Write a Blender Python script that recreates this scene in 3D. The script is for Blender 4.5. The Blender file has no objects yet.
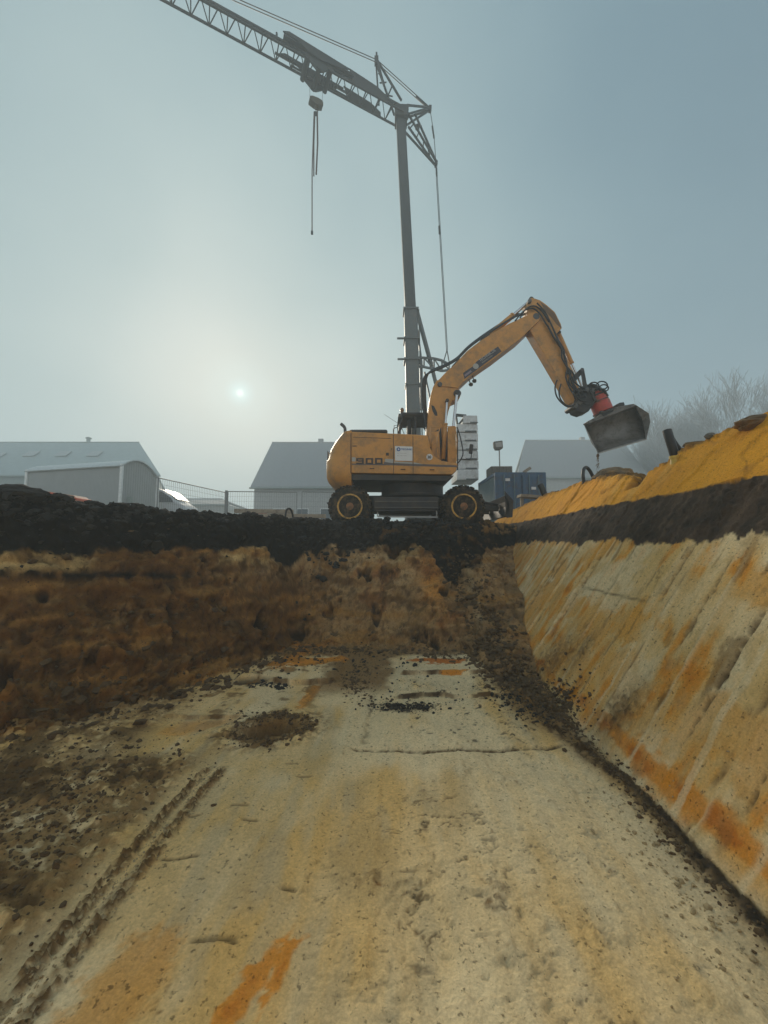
import bpy, bmesh, math, random
import numpy as np
from mathutils import Vector, Matrix, Euler
R = math.radians
C = bpy.context.scene.collection
sc = bpy.context.scene
# ------------------------------------------------------------ camera
EYE = -0.55                      # eye height; the building ground is z = 0, the pit floor z = -2.45
F = 385.0
PITCH = math.atan(33.0 / F)
cam = bpy.data.cameras.new('camera')
cam.sensor_fit = 'HORIZONTAL'; cam.sensor_width = 36.0; cam.lens = F / 768 * 36
cam.clip_start = 0.05; cam.clip_end = 2000
camo = bpy.data.objects.new('camera', cam); C.objects.link(camo)
camo.location = (0, 0, EYE); camo.rotation_euler = (math.pi / 2 + PITCH, 0, 0)
sc.camera = camo

def P(px, py, Y):
    """world point seen at photo pixel (px, py), at forward distance Y"""
    a, b = (px - 384) / F, (512 - py) / F
    cy, sy = math.cos(PITCH), math.sin(PITCH)
    d = Vector((a, cy - b * sy, b * cy + sy))
    return Vector((0, 0, EYE)) + d * (Y / d.y)

# ------------------------------------------------------------ world and sun
SUN = (P(240, 393, 1.0) - Vector((0, 0, EYE))).normalized()
sun_el = math.asin(SUN.z); sun_az = math.atan2(SUN.x, SUN.y)
w = bpy.data.worlds.new('World'); sc.world = w; w.use_nodes = True
nt = w.node_tree; nt.nodes.clear()
N, L = nt.nodes.new, nt.links.new
out = N('ShaderNodeOutputWorld'); bg = N('ShaderNodeBackground'); bg.inputs['Strength'].default_value = 0.1
L(bg.outputs[0], out.inputs[0])
sky = N('ShaderNodeTexSky'); sky.sky_type = 'NISHITA'; sky.sun_disc = False
sky.sun_elevation = sun_el; sky.sun_rotation = sun_az; sky.dust_density = 6; sky.air_density = 1.5
tc = N('ShaderNodeTexCoord')
dot = N('ShaderNodeVectorMath'); dot.operation = 'DOT_PRODUCT'; dot.inputs[1].default_value = SUN
nrm = N('ShaderNodeVectorMath'); nrm.operation = 'NORMALIZE'
L(tc.outputs['Generated'], nrm.inputs[0]); L(nrm.outputs[0], dot.inputs[0])
ac = N('ShaderNodeMath'); ac.operation = 'ARCCOSINE'; L(dot.outputs['Value'], ac.inputs[0])
an = N('ShaderNodeMath'); an.operation = 'DIVIDE'; an.inputs[1].default_value = math.pi; L(ac.outputs[0], an.inputs[0])
# fog brightness by angle away from the sun: the veil a low sun lights up in mist
cloud = N('ShaderNodeTexNoise'); cloud.inputs['Scale'].default_value = 2.1; cloud.inputs['Detail'].default_value = 3
cloud.inputs['Roughness'].default_value = 0.45
L(nrm.outputs[0], cloud.inputs['Vector'])
cm = N('ShaderNodeMath'); cm.operation = 'MULTIPLY_ADD'; cm.inputs[1].default_value = 0.15; cm.inputs[2].default_value = -0.075
L(cloud.outputs['Fac'], cm.inputs[0])
an2 = N('ShaderNodeMath'); an2.operation = 'ADD'; L(an.outputs[0], an2.inputs[0]); L(cm.outputs[0], an2.inputs[1])
rp = N('ShaderNodeValToRGB'); rp.color_ramp.interpolation = 'B_SPLINE'
els = rp.color_ramp.elements
FOG = [(0.0, (0.72, 0.76, 0.71)), (0.06, (0.585, 0.65, 0.625)), (0.12, (0.44, 0.54, 0.535)), (0.20, (0.285, 0.395, 0.425)),
       (0.30, (0.150, 0.248, 0.305)), (0.40, (0.095, 0.170, 0.228)), (0.48, (0.22, 0.28, 0.33)), (0.60, (0.47, 0.52, 0.56)), (1.0, (0.50, 0.54, 0.58))]  # last stops, behind the camera, raised to light the faces turned towards it
els[0].position = FOG[0][0]; els[0].color = FOG[0][1] + (1,)
els[1].position = FOG[-1][0]; els[1].color = FOG[-1][1] + (1,)
for p_, c_ in FOG[1:-1]:
    e = els.new(p_); e.color = c_ + (1,)
L(an2.outputs[0], rp.inputs[0])
FOGK = 10.0
sc1 = N('ShaderNodeVectorMath'); sc1.operation = 'SCALE'; sc1.inputs['Scale'].default_value = FOGK
L(rp.outputs[0], sc1.inputs[0])
mx = N('ShaderNodeMix'); mx.data_type = 'RGBA'; mx.inputs['Factor'].default_value = 0.98
L(sky.outputs[0], mx.inputs['A']); L(sc1.outputs[0], mx.inputs['B'])
# the pale disc of the sun behind the mist
rs = N('ShaderNodeValToRGB'); rs.color_ramp.interpolation = 'EASE'
es = rs.color_ramp.elements
es[0].position = 0.0; es[0].color = (4.5, 5.6, 5.4, 1); es[1].position = 0.032; es[1].color = (0, 0, 0, 1)
e = es.new(0.0020); e.color = (2.0, 4.0, 4.4, 1)
e = es.new(0.0048); e.color = (0.35, 1.3, 1.6, 1); e = es.new(0.0115); e.color = (0.08, .40, .48, 1)
L(an.outputs[0], rs.inputs[0])
ad = N('ShaderNodeMix'); ad.data_type = 'RGBA'; ad.blend_type = 'ADD'; ad.inputs['Factor'].default_value = 1.0
L(mx.outputs['Result'], ad.inputs['A']); L(rs.outputs[0], ad.inputs['B'])
L(ad.outputs['Result'], bg.inputs['Color'])
sl = bpy.data.lights.new('sun', 'SUN'); sl.energy = 4.0; sl.angle = R(16); sl.color = (1.0, 0.88, 0.70)
so = bpy.data.objects.new('sun', sl); C.objects.link(so)
so.rotation_euler = SUN.to_track_quat('Z', 'Y').to_euler()
# ------------------------------------------------------------ output
vs = sc.view_settings; vs.view_transform = 'Standard'; vs.look = 'None'; vs.exposure = 0.2; vs.gamma = 1.0
vs.use_curve_mapping = False
cy_ = sc.cycles
cy_.use_denoising = True
try: cy_.denoiser = 'OPENIMAGEDENOISE'
except Exception: pass
cy_.max_bounces = 6; cy_.diffuse_bounces = 3; cy_.glossy_bounces = 2; cy_.volume_bounces = 2
cy_.transparent_max_bounces = 16
cy_.caustics_reflective = False; cy_.caustics_refractive = False
cy_.use_adaptive_sampling = True; cy_.adaptive_threshold = 0.01
# ------------------------------------------------------------ noise
_rng = np.random.RandomState(7)
_perm = np.tile(_rng.permutation(256), 4).astype(np.int64)
_g = _rng.normal(size=(256, 3)); _g /= np.linalg.norm(_g, axis=1)[:, None]; _g = _g.astype(np.float32)
def perlin(x, y, z=None, seed=0):
    x = np.asarray(x, np.float32) + seed * 17.31; y = np.asarray(y, np.float32) + seed * 5.77
    z = np.zeros_like(x) + 0.37 if z is None else np.asarray(z, np.float32) + seed * 3.1
    xi = np.floor(x).astype(np.int64); yi = np.floor(y).astype(np.int64); zi = np.floor(z).astype(np.int64)
    fx, fy, fz = (x - xi).astype(np.float32), (y - yi).astype(np.float32), (z - zi).astype(np.float32)
    xi &= 255; yi &= 255; zi &= 255
    u, v, t = [f * f * f * (f * (f * 6 - 15) + 10) for f in (fx, fy, fz)]
    r = 0
    for dz in (0, 1):
        for dy in (0, 1):
            for dx in (0, 1):
                h = _perm[_perm[_perm[xi + dx] + yi + dy] + zi + dz]
                g = _g[h]
                n = g[..., 0] * (fx - dx) + g[..., 1] * (fy - dy) + g[..., 2] * (fz - dz)
                r = r + n * (u if dx else 1 - u) * (v if dy else 1 - v) * (t if dz else 1 - t)
    return r * 1.5
def fbm(x, y, z=None, o=4, s=1.0, seed=0, rough=0.5):
    a, r, t = 1.0, 0, 0
    for i in range(o):
        r = r + a * perlin(x * s, y * s, None if z is None else z * s, seed + i); t += a; a *= rough; s *= 2.03
    return r / t
def billow(x, y, z=None, o=4, s=1.0, seed=0, rough=0.55):
    a, r, t = 1.0, 0, 0
    for i in range(o):
        r = r + a * np.abs(perlin(x * s, y * s, None if z is None else z * s, seed + i)); t += a; a *= rough; s *= 2.03
    return r / t
def sst(a, b, x):
    t = np.clip((x - a) / (b - a), 0, 1); return t * t * (3 - 2 * t)

def worley(x, y, z, s=1.0, seed=0):
    """nearest-cell noise: (distance to cell edge, random value of the cell, second random value)"""
    x, y, z = [np.asarray(v, np.float32) * s + seed * 7.13 for v in (x, y, z)]
    xi, yi, zi = [np.floor(v).astype(np.int64) for v in (x, y, z)]
    f1 = np.full(x.shape, 9., np.float32); f2 = f1.copy(); idn = np.zeros(x.shape, np.int64)
    for dz in (-1, 0, 1):
        for dy in (-1, 0, 1):
            for dx in (-1, 0, 1):
                cx, cy, cz = xi + dx, yi + dy, zi + dz
                h = _perm[_perm[_perm[cx & 255] + (cy & 255)] + (cz & 255)]
                h2 = _perm[h + 57]; h3 = _perm[h2 + 101]
                d = np.sqrt((cx + h / 255. - x) ** 2 + (cy + h2 / 255. - y) ** 2 + (cz + h3 / 255. - z) ** 2).astype(np.float32)
                c_ = d < f1; f2 = np.where(c_, f1, np.minimum(f2, d)); idn = np.where(c_, h, idn); f1 = np.where(c_, d, f1)
    return f2 - f1, idn / 255. - .5, _perm[idn + 31] / 255. - .5
# ------------------------------------------------------------ the ground: one sheet, dug out to a pit
def axis(segs):
    out_ = [segs[0][0]]
    for a, b, st in segs:
        n = max(1, int(round((b - a) / st))); out_ += list(np.linspace(a, b, n + 1)[1:])
    return np.array(out_)
def grow(a, b, st, k=1.25):
    o = [a]; d = st
    while o[-1] < b: o.append(min(b, o[-1] + d)); d *= k
    return o[1:]
xa = axis([(-6.5, -4.2, .024), (-4.2, 4.6, .0165), (4.6, 9, .03)])
xa = np.array([-v for v in grow(6.5, 140, .08)][::-1] + list(xa) + grow(9, 140, .08))
ya = axis([(-6, 1.2, .12), (1.2, 3.5, .012), (3.5, 7.0, .0165), (7.0, 10.5, .02), (10.5, 15, .04)])
ya = np.array([-v for v in grow(6, 28, .3)][::-1] + list(ya) + grow(15, 235, .12, 1.15))
X, Y = np.meshgrid(xa, ya)                      # rows = y
SK = 16 / F
XS = X - SK * Y
TOP = 0.55                                      # ground level above the eye
FL = -1.9                                       # floor level below it
def pw(x, pts): return np.interp(x, [p[0] for p in pts], [p[1] for p in pts])

# wobbling outlines of the far and left walls
wob = 0.16 * perlin(X * 1.3, X * 0 + 4.2) + 0.06 * perlin(X * 4.1, X * 0 + 9.1)
Yb = pw(X, [(-30, 3.0), (-8, 2.9), (-6, 3.2), (-3.9, 3.75), (-3.1, 4.3), (-2.6, 5.3), (-2.2, 6.2), (-1.75, 7.35), (-.8, 7.3), (1.1, 7.0), (1.38, 6.8), (1.6, 5.7), (1.95, 5.0), (3, 4.7), (5, 4.6)]) + wob * .8
Yr = pw(X, [(-30, 4.0), (-8, 4.1), (-5, 4.9), (-3.84, 6.2), (-1.9, 8.3), (-1.0, 9.15), (1.45, 9.35), (2.0, 9.6), (3.2, 11.0), (5, 12.5), (9, 14)]) + wob
T = (Y - Yb) / (Yr - Yb)
# gentle warp so that the wall profile is not the same everywhere
Tw = T + 0.09 * perlin(X * .9, Y * .9, seed=3) * sst(0, .2, T) * sst(1.1, .9, T)
left = sst(-1.6, -2.6, X)
prof_l = pw(Tw, [(-1, 0), (0, 0), (.10, .06), (.30, .16), (.42, .33), (.62, .66), (.80, .90), (1, 1), (4, 1)])
prof_c = pw(Tw, [(-1, 0), (0, 0), (.12, .10), (.35, .34), (.60, .60), (.80, .82), (1, 1), (4, 1)])
prof_r = pw(Tw, [(-1, 0), (0, 0), (.3, .12), (.6, .42), (.85, .78), (1, 1), (4, 1)])
rgt = sst(1.35, 1.7, X)
prof = prof_l * left + (1 - left) * (prof_c * (1 - rgt) + prof_r * rgt)
zt = TOP + 0.0 * X
ridge = np.exp(-((T - 1.12) / .22) ** 2)
zt = zt + ridge * pw(X, [(-30, .2), (-6, .17), (-4.9, .12), (-4.4, .02), (-4.2, -.02), (-3, -.02), (-1.6, .02), (-1, -.03), (1.85, -.04), (2.15, .13), (2.6, .16), (3.2, .05), (4, 0)])
Zb = FL + (zt - FL) * prof
# slot left by the bucket in the far right corner
Zb = Zb - 0.28 * np.exp(-((X - 1.55) / .2) ** 2) * sst(6.0, 7.0, Y) * sst(9.6, 8.5, Y)
# the smooth scraped slope on the right and the sand bank on top of it
slope = 1.43
rim_u = perlin(Y * .9, Y * 0 + 2.2) * .10 + perlin(Y * 2.6, Y * 0 + 7.7) * .05
rimz = rim_u * .25 + pw(Y, [(0, 1.50), (4.4, 1.49), (5.0, 1.44), (5.4, 1.43), (5.75, 1.27), (6.1, 1.20), (6.6, 1.19), (7.2, 1.30), (8, 1.40), (10.7, 1.42), (13, 1.28), (14.5, 1.12), (18, .56)])
zplane = .06 + (XS - 3.2) * slope
crest = 3.2 + (rimz - .06) / slope
zback = rimz - .55 * np.maximum(XS - crest - .35, 0)
zr = np.where(XS < 1.84, FL, np.minimum(zplane, np.minimum(rimz + .03 * sst(0, .3, XS - crest), zback)))
zr = np.where(XS > crest, np.maximum(zr, TOP), zr)
Z = np.maximum(np.minimum(Zb, 9), zr)
# pit goes on behind the camera and ends in a plain bank
bk = sst(-5.2, -3.6, Y)
Z = np.where(Y < -3.6, np.maximum(Z, TOP + (FL - TOP) * bk), Z)
lf = sst(-9.5, -8.0, X)
Z = np.where(X < -8.0, np.maximum(Z, TOP + (FL - TOP) * lf), Z)
inpit_floor = (Z < FL + .03)
# masks -------------------------------------------------------------
isR = (zr >= Zb - .001) & (XS > 1.84)
u_sl = (XS - 1.84)                               # distance up the slope
n1 = fbm(X, Y, Z, o=4, s=1.2, seed=1)
n2 = fbm(X, Y, Z, o=5, s=4.5, seed=11)
n3 = fbm(X, Y, Z, o=4, s=17., seed=21)
b1 = billow(X, Y, Z, o=5, s=3.5, seed=31)
b2 = billow(X, Y, Z, o=4, s=13., seed=41)
wall = (T > 0) & ~isR
def wor(s, seed, warp=.0, zs=1.0):
    e, a, c = np.ones_like(Z), np.zeros_like(Z), np.zeros_like(Z); k = np.hypot(X, Y) < 17
    wx = X + warp * n1 / s; wy = Y + warp * n2 / s
    e[k], a[k], c[k] = worley(wx[k], wy[k], (Z * zs)[k], s, seed); return e, a, c
wA = wor(2.4, 1, .5); wB = wor(6.5, 2, .5); wC = wor(15, 3, .4)
wallm = sst(-.04, .05, T) * (~isR)
# dark topsoil line
darkline = -.10 + .16 * n1 + .12 * n2
darkline = darkline + pw(X, [(-6, .0), (-4.4, .02), (-2.5, .04), (-1.6, .06), (-1.2, .08), (-.8, -.05), (0, .14), (.8, .1), (1.1, -.1), (1.5, -.45), (2.0, -.35), (2.4, .05)])
# tongues of dark soil that fell down the wall
for tx, tw, td in ((-1.95, .22, .42), (1.35, .30, .35), (-1.45, .10, .15), (.15, .09, .1)):
    darkline = darkline - td * np.exp(-((X - tx) / tw) ** 2)
dark_l = sst(-.03, .03, Z - darkline) * (~isR)
lens = np.exp(-((Z + .28 + .12 * (X + 5)) / .055) ** 2) * sst(-2.6, -3.4, X) * (~isR) * sst(-.2, .1, n2 + .12)   # dark seam low on the left
dark_l = np.maximum(dark_l, lens)
dr_line = .06 + .09 * n2 + .05 * n3 + .07 * perlin(Y * 6, Y * 0 + 3.3) - .10 * np.exp(-((Y - 6.9) / .35) ** 2) - .06 * np.exp(-((Y - 4.1) / .12) ** 2) + .05 * perlin(Y * 2.2, Y * 0 + 1.5)
dark_r = sst(-.012, .012, Z - dr_line) * isR
sandbank = sst(-.008, .008, Z - (.69 + .022 * n2 + .012 * n3)) * isR * sst(17, 15.5, Y)
behind = isR & (XS > crest + .12)
# displacement --------------------------------------------------------
D = np.zeros_like(Z)
near = sst(30, 14, np.hypot(X, Y))
rough_wall = wallm * sst(1.6, 1.0, T) * (1 - dark_l)
brk = sst(.02, .28, fbm(X, Y, Z * 1.4, o=3, s=1.9, seed=141))             # broken ground against smooth cut faces
facet = billow(X * 1.0, Y * 1.0, Z * 2.2, o=4, s=2.1, seed=151)
D += rough_wall * (.17 * n1 + .17 * (facet - .25) + brk * (.13 * (b1 - .25) + .085 * (b2 - .25) + .02 * n3) + .006 * n3)
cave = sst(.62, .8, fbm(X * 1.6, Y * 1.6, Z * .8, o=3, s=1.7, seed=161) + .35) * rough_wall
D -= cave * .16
for (cx0_, cy0_, cz0_, rr0_, am0_) in ((-3.7, 5.0, -.75, .10, .2), (-4.55, 4.6, -.72, .07, .2), (-4.9, 4.4, -.35, .09, .12), (-2.9, 5.8, -.55, .09, .14)):
    D -= am0_ * np.exp(-(((X - cx0_) / (rr0_ * 1.4)) ** 2 + ((Z - cz0_ - .3 * n2) / (rr0_ * 2.2)) ** 2)) * rough_wall
D += dark_l * near * sst(3, 1.3, T) * (.12 * wA[1] * sst(0, .1, wA[0]) + .09 * wB[1] * sst(0, .12, wB[0]) + .045 * wC[1] * sst(0, .2, wC[0]))
D += dark_l * near * (.10 * (b1 - .22) + .085 * (b2 - .2) + .03 * n3 + .05 * n2) * sst(3, 1.3, T)
D += (1 - wallm) * (~isR) * .004 * n3
# blocks that broke off low on the left wall
talus = wallm * sst(.55, .2, T) * sst(-1.2, -2.5, X)
cellx = np.maximum(0, b1 * 1.6 - .3)
D += talus * (.10 * cellx + .16 * wB[1] * sst(0, .12, wB[0]) + .06 * wC[1] * sst(0, .2, wC[0]))
D += rough_wall * (.12 * wA[1] * sst(0, .06, wA[0]) + brk * .09 * wB[1] * sst(0, .1, wB[0]) + brk * .03 * wC[1])
# right slope: scrape grooves running straight up it
gy = Y + .10 * n1 + .03 * n2
g1 = perlin(gy * 5.0, u_sl * .25, seed=51); g2 = perlin(gy * 17., u_sl * .5, seed=52); g3 = perlin(gy * 45., u_sl * .9, seed=53)
pq = Y / .66 + .55 * perlin(Y * .8, u_sl * .15, seed=58) + .06 * n2; pass_ = np.floor(pq); stepn = (np.sin(pass_ * 12.9898) * 43758.5453) % 1.0
fr = pq % 1.0; rdg = (np.exp(-(fr / .035) ** 2) + np.exp(-((1 - fr) / .02) ** 2)) * sst(-.15, .2, fbm(X, Y, Z, o=3, s=2.0, seed=305) + .05); rdg2 = np.exp(-((fr - .09) / .035) ** 2) * sst(-.05, .2, fbm(X, Y, Z, o=3, s=2.6, seed=306))
slp = isR * 1.0
D += slp * (.016 * g1 + .005 * g2 * sst(-.2, .3, n1) + .0035 * g3 + .045 * (stepn - .5)) * (1 - .3 * dark_r)
D += slp * (.020 * rdg - .012 * rdg2) * (1 - sandbank)
D += dark_r * (1 - sandbank) * sst(-.2, .2, n1 + .1) * (.05 * wB[1] * sst(0, .15, wB[0]) + .025 * wC[1])
D += dark_r * (1 - sandbank) * .55 * (.09 * (b2 - .2) + .05 * (b1 - .2) + .03 * n2 + .015 * n3)
sb_t = perlin(gy * 1.5 + .8 * Z + .8 * n1, u_sl * .9, seed=211); sb_q = sst(.05, .09, sb_t) - sst(.30, .33, sb_t)
D += sandbank * (.012 * n2 + .025 * n1 + .005 * n3 + .016 * sb_q - .03 * sst(.45, .7, b1 + .5 * n2))
D += sandbank * sst(-.12, -.02, Z - rimz) * (.04 * wC[1] + .02 * n2)
D += behind * (.03 * n2 + .05 * wC[1])
gash = np.zeros_like(Z)                          # torn gouges running up the slope
for gy0, u0, u1, wd, am in ((3.62, .7, 1.2, .022, .035), (4.15, .9, 1.3, .02, .03), (5.9, .55, 1.2, .05, .03), (3.02, .35, .95, .018, .03), (2.62, .8, 1.5, .02, .03), (2.42, .2, 1.2, .012, .02), (7.2, .4, 1.1, .05, .03)):
    gg = np.exp(-((Y - gy0 + .05 * g1 + .03 * g2 + .03 * n2) / (wd * (.6 + .9 * np.abs(n2 * 2)))) ** 2) * sst(u0 - .1, u0 + .1, u_sl) * sst(u1 + .15, u1 - .1, u_sl) * slp
    gash = np.maximum(gash, gg * sst(-.25, .2, n3 + .3 * n2)); D -= am * gg * (1 + 2 * n3)
# slumped clods at two spots low on the slope
slump = np.zeros_like(Z)
for gy0, u0, sy_, su in ((3.75, .22, .22, .20), (5.35, .25, .35, .22), (4.9, .42, .12, .16)):
    slump = np.maximum(slump, np.exp(-((Y - gy0) / sy_) ** 2 - ((u_sl - u0 + .3 * (Y - gy0)) / su) ** 2) * slp)
D += slump * (.09 * b2 + .05 * n3)
# hole torn in the sand bank by the yellow pipe
hole = np.exp(-(((Y - 6.28 + .1 * n2) / .17) ** 6 + ((Z - 1.10 + .1 * n2) / .14) ** 6)) * sandbank
D -= hole * .20 * sst(-.4, .2, 6.45 - Y)
# floor ---------------------------------------------------------------
fl = inpit_floor * 1.0 * (T < .02)
gut = np.exp(-((XS - 1.80 + .05 * n1) / .16) ** 2) * (Z < FL + .4) * sst(-.5, .5, Y)      # crumbs and wet seam along the slope
gutw = np.exp(-((XS - (1.80 - .18 * sst(2.2, 4.6, Y) + .10 * n1)) / (.10 + .22 * sst(3.0, 5.2, Y))) ** 2) * (Z < FL + .5) * sst(-.5, .5, Y)
Zf = np.zeros_like(Z)
def edge(yc, x0, x1, h, wd=.012, rise=0):
    """a small step across the floor, far side lower"""
    global Zf
    m = sst(x0 - .05, x0 + .05, XS) * sst(x1 + .08, x1 - .08, XS)
    yy = Y - yc - .03 * n1 - .012 * n2
    if rise: Zf = Zf + h * m * sst(-wd, wd, yy) * sst(1.6, .5, yy)
    else: Zf = Zf - h * m * np.exp(-((yy - .02) / .035) ** 2)
    return m * np.clip(np.exp(-((yy + (.0 if rise else -.02)) / (.026 if rise else .020)) ** 4) * (.85 + 2 * n3 * (0 if rise else 1) + (1.2 if not rise else 2.2) * n2 + (0 if not rise else 1.2 * n1)), 0, 1)
e1 = edge(3.77, -.45, 1.50, .03)
e2 = edge(5.45, -2.3, -.9, .07, .014, 1)
e3 = edge(5.0, -.05, 1.25, .04, .010, 1)
e4 = edge(5.75, .0, 1.3, .05, .012, 1)
e5 = edge(4.42, -2.6, -1.7, .03, .010, 1)
e6 = edge(3.95, -1.9, -1.35, .03)
vs_ = np.exp(-((XS + .35 + .03 * n2) / .035) ** 2) * sst(3.8, 3.95, Y) * sst(5.3, 4.9, Y); Zf -= .02 * vs_
edges = np.maximum.reduce([e1, e2, e3, e4, e5, e6, vs_ * np.clip(.3 + 2 * n3 + n2, 0, .6)])
# strips left by the levelling bucket, in the long direction
sx = XS + .02 * n1
strip = np.zeros_like(Z)
for xc in (-.92, -.55, -.17, .52, 1.12):
    strip = np.maximum(strip, np.exp(-((sx - xc - .02 * perlin(Y * 1.5, Y * 0 + xc * 9)) / .012) ** 2)); 
Zf += .012 * strip * sst(-.1, .35, n2 + .1)
Zf += .010 * ((np.floor(sx / .37 + .4) * .618) % 1.0 - .5)
lng = perlin(sx * 9, Y * .5, seed=61); lng2 = perlin(sx * 30, Y * 1.0, seed=62)
Zf += .006 * lng + .0025 * lng2 + .018 * n1 + .006 * n2
lump = sst(.05, .35, n2 + .35 * n3 + .15) * sst(-.6, .9, XS)        # torn, lumpy surface right of the middle
flk = np.clip(billow(X, Y * .8, o=4, s=7, seed=71) - .22, 0, 1)
peel = (sst(-.9, .5, XS) * .75 + .25) * (.35 + .65 * sst(-.15, .25, fbm(X, Y, o=3, s=1.1, seed=301) + .05))
wD = wor(8, 4, 1.2); wE = wor(26, 5, .6)
Zf += lump * .005 * flk + sst(-.3, .6, XS) * (.008 * (wD[1] > .18) * sst(0, .06, wD[0]) + .006 * (wE[1] > .30) * sst(-.2, .1, n1)) * peel
trc_f = fbm(X * 1.0, Y * .8, o=4, s=2.6, seed=171) * 5 + .8 * n2                # thin peeled sheets of clay
trc_q = np.floor(trc_f); trc_e = trc_f - trc_q
Zf += .011 * peel * (trc_q + sst(0, .06, trc_e))
trc_line = sst(.16, .03, trc_e) * sst(.0, .3, fbm(X, Y, o=2, s=3.1, seed=175) + .1 * n3) * peel
ele = perlin(sx * 26 + 3 * n1, Y * 11 + 5 * n1, seed=181); fleck = sst(.56, .70, ele + .25 * n2) * peel
ele2 = perlin(sx * 12 + 6 * n1, Y * 30, seed=183); fleck = np.maximum(fleck, sst(.50, .62, ele2 + .3 * n2) * peel)
Zf -= .004 * fleck
crk = np.maximum(sst(.026, .006, np.abs(fbm(X, Y * 1.3, o=4, s=3.4, seed=81))), sst(.030, .008, np.abs(fbm(X * 1.1, Y * .9, o=4, s=6.5, seed=321))) * sst(.05, .2, fbm(X, Y, o=2, s=3.3, seed=323))) * sst(-.05, .2, fbm(X, Y, o=2, s=2.2, seed=85) + .08)
Zf -= .007 * crk * sst(-.7, .2, XS)
# tooth-marked rut
rx = XS + 1.59 + .012 * np.sin(Y * 3) + .01 * n2
rutin = sst(3.55, 3.35, Y) * sst(-.5, .5, Y)
chev = .5 + .5 * np.sin(Y * 2 * math.pi / .045 + 2.5 * n3)
rut = rutin * (np.exp(-((np.abs(rx) - .070) / .040) ** 4))
Zf += rut * (.030 * b2 + .022 * chev * np.clip(.3 + n3 * 2.5, 0, 1.4) + .030 * wE[1] - .012) - rutin * -.012 * np.exp(-(rx / .018) ** 2)
Zf += np.clip(rut * 1.4, 0, 1) * .028 * sst(-.05, .25, perlin(X * 42, Y * 42, seed=231))
# rough trodden ground left of the rut
rough = sst(-1.70, -1.92, XS + .14 * n1 + .10 * n2) * sst(3.85, 3.45, Y + .2 * n1)
rough = np.maximum(rough, sst(-2.3, -2.8, XS + .2 * n1) * sst(1.2, 1.8, Y) * .8)
rough2 = rough * sst(.9, 1.9, Y)
Zf += rough2 * (.07 * (b1 - .2) + .03 * (b2 - .22) + .06 * wB[1] * sst(0, .15, wB[0]) * sst(-.1, .2, n2) + .035 * wC[1] * sst(0, .2, wC[0]) + .012 * (wE[1] > 0) + .02)
# bar marks from the tracks
grous = np.zeros_like(Z)
for k, (gx, gyy, ln, tl) in enumerate(((-1.18, 3.0, .16, .05), (-1.35, 2.52, .24, .10), (-.90, 2.03, .26, -.06), (-.80, 3.35, .16, -.1), (-.95, 3.55, .14, .0), (-1.05, 2.85, .15, -.1), (-.62, 2.30, .12, -.2), (-1.45, 2.88, .1, .3))):
    dxx = XS - gx; dyy = Y - gyy - tl * dxx - .8 * dxx ** 2 * (1 if k % 2 else -1)
    grous = np.maximum(grous, np.exp(-(dyy / .010) ** 2) * sst(ln / 2, ln / 2 - .03, np.abs(dxx)))
Zf -= .016 * grous
# hole with crumbs round it
hx, hy = X + 1.16, Y - 4.15
hr = np.sqrt((hx / .24) ** 2 + ((hy - .2 * hx) / .17) ** 2) * (1 + .25 * n2 + .2 * n3)
pit_ = sst(1.15, .55, hr); crumb = np.exp(-((hr - 1.7) / .9) ** 2)
Zf -= pit_ * .30; Zf += crumb * (.07 * b2 + .012) * (1 - pit_)
# second hollow under the step
h2 = np.sqrt(((X + 1.85) / .32) ** 2 + ((Y - 5.50) / .10) ** 2) * (1 + .3 * n3); Zf -= sst(1.2, .5, h2) * .08
pile = np.exp(-(((X - .25) / .32) ** 2 + ((Y - 4.68) / .14) ** 2)) * sst(-.1, .25, n3 + .3 * n2 + .1)
Zf += pile * (.07 * b2 + .01)
far = sst(6.75, 6.95, Y + .35 * n1 + .2 * n2 + .12 * np.abs(XS + .6)) + sst(-1.25, -1.0, XS + .25 * n1 + .15 * n2) * sst(-.05, -.25, XS + .2 * n2) * sst(4.9, 5.5, Y + .3 * n1) + sst(1.15, 1.45, XS + .2 * n1 + .1 * n2) * sst(3.9, 4.8, Y)
far = np.clip(far, 0, 1)
Zf += far * (.10 * (b1 - .15) + .06 * b2)
Zf += gutw * (.10 * b2 + .05 * (b1 - .1)) 
Z = Z + fl * Zf + (1 - fl) * gutw * .10 * b2
# push along the local normal -----------------------------------------
gz_y, gz_x = np.gradient(Z, ya, xa)
nl = np.sqrt(gz_x ** 2 + gz_y ** 2 + 1); NX, NY, NZ = -gz_x / nl, -gz_y / nl, 1 / nl
D *= near + (1 - near) * .4
PX, PY, PZ = X + NX * D, Y + NY * D, Z + NZ * D
PZ = PZ + EYE
out_site = (T > 1.6) | (Y > 15)
PZ = np.where(out_site & ~isR, np.minimum(PZ, 0.02 + .03 * n1 * near) , PZ)

# colour --------------------------------------------------------------
def col(r, g, b): return np.array([r, g, b], np.float32)
def mixc(A, Bc, m): m = np.clip(m, 0, 1)[..., None]; return A * (1 - m) + Bc * m
cream = col(.76, .555, .28); cream2 = col(.70, .44, .15); pale = col(.80, .66, .41); grey = col(.56, .46, .29)
ochre = col(.66, .25, .025); rust = col(.50, .14, .012); brown = col(.19, .105, .036); dbrown = col(.085, .046, .017)
soil = col(.016, .014, .012); soilr = col(.062, .042, .029); bank = col(.70, .32, .022)
K = np.zeros(Z.shape + (3,), np.float32) + cream
K = mixc(K, cream2, sst(-.25, .35, n1 + .5 * lng) * .75)
K = mixc(K, pale, sst(.0, .4, perlin(X * .8, Y * .5, seed=91) + .3 * n2) * .8)
K = mixc(K, grey, sst(.1, .45, n2 - .2 * lng + .25 * n1) * .55 * sst(-.6, .8, XS))
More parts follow.
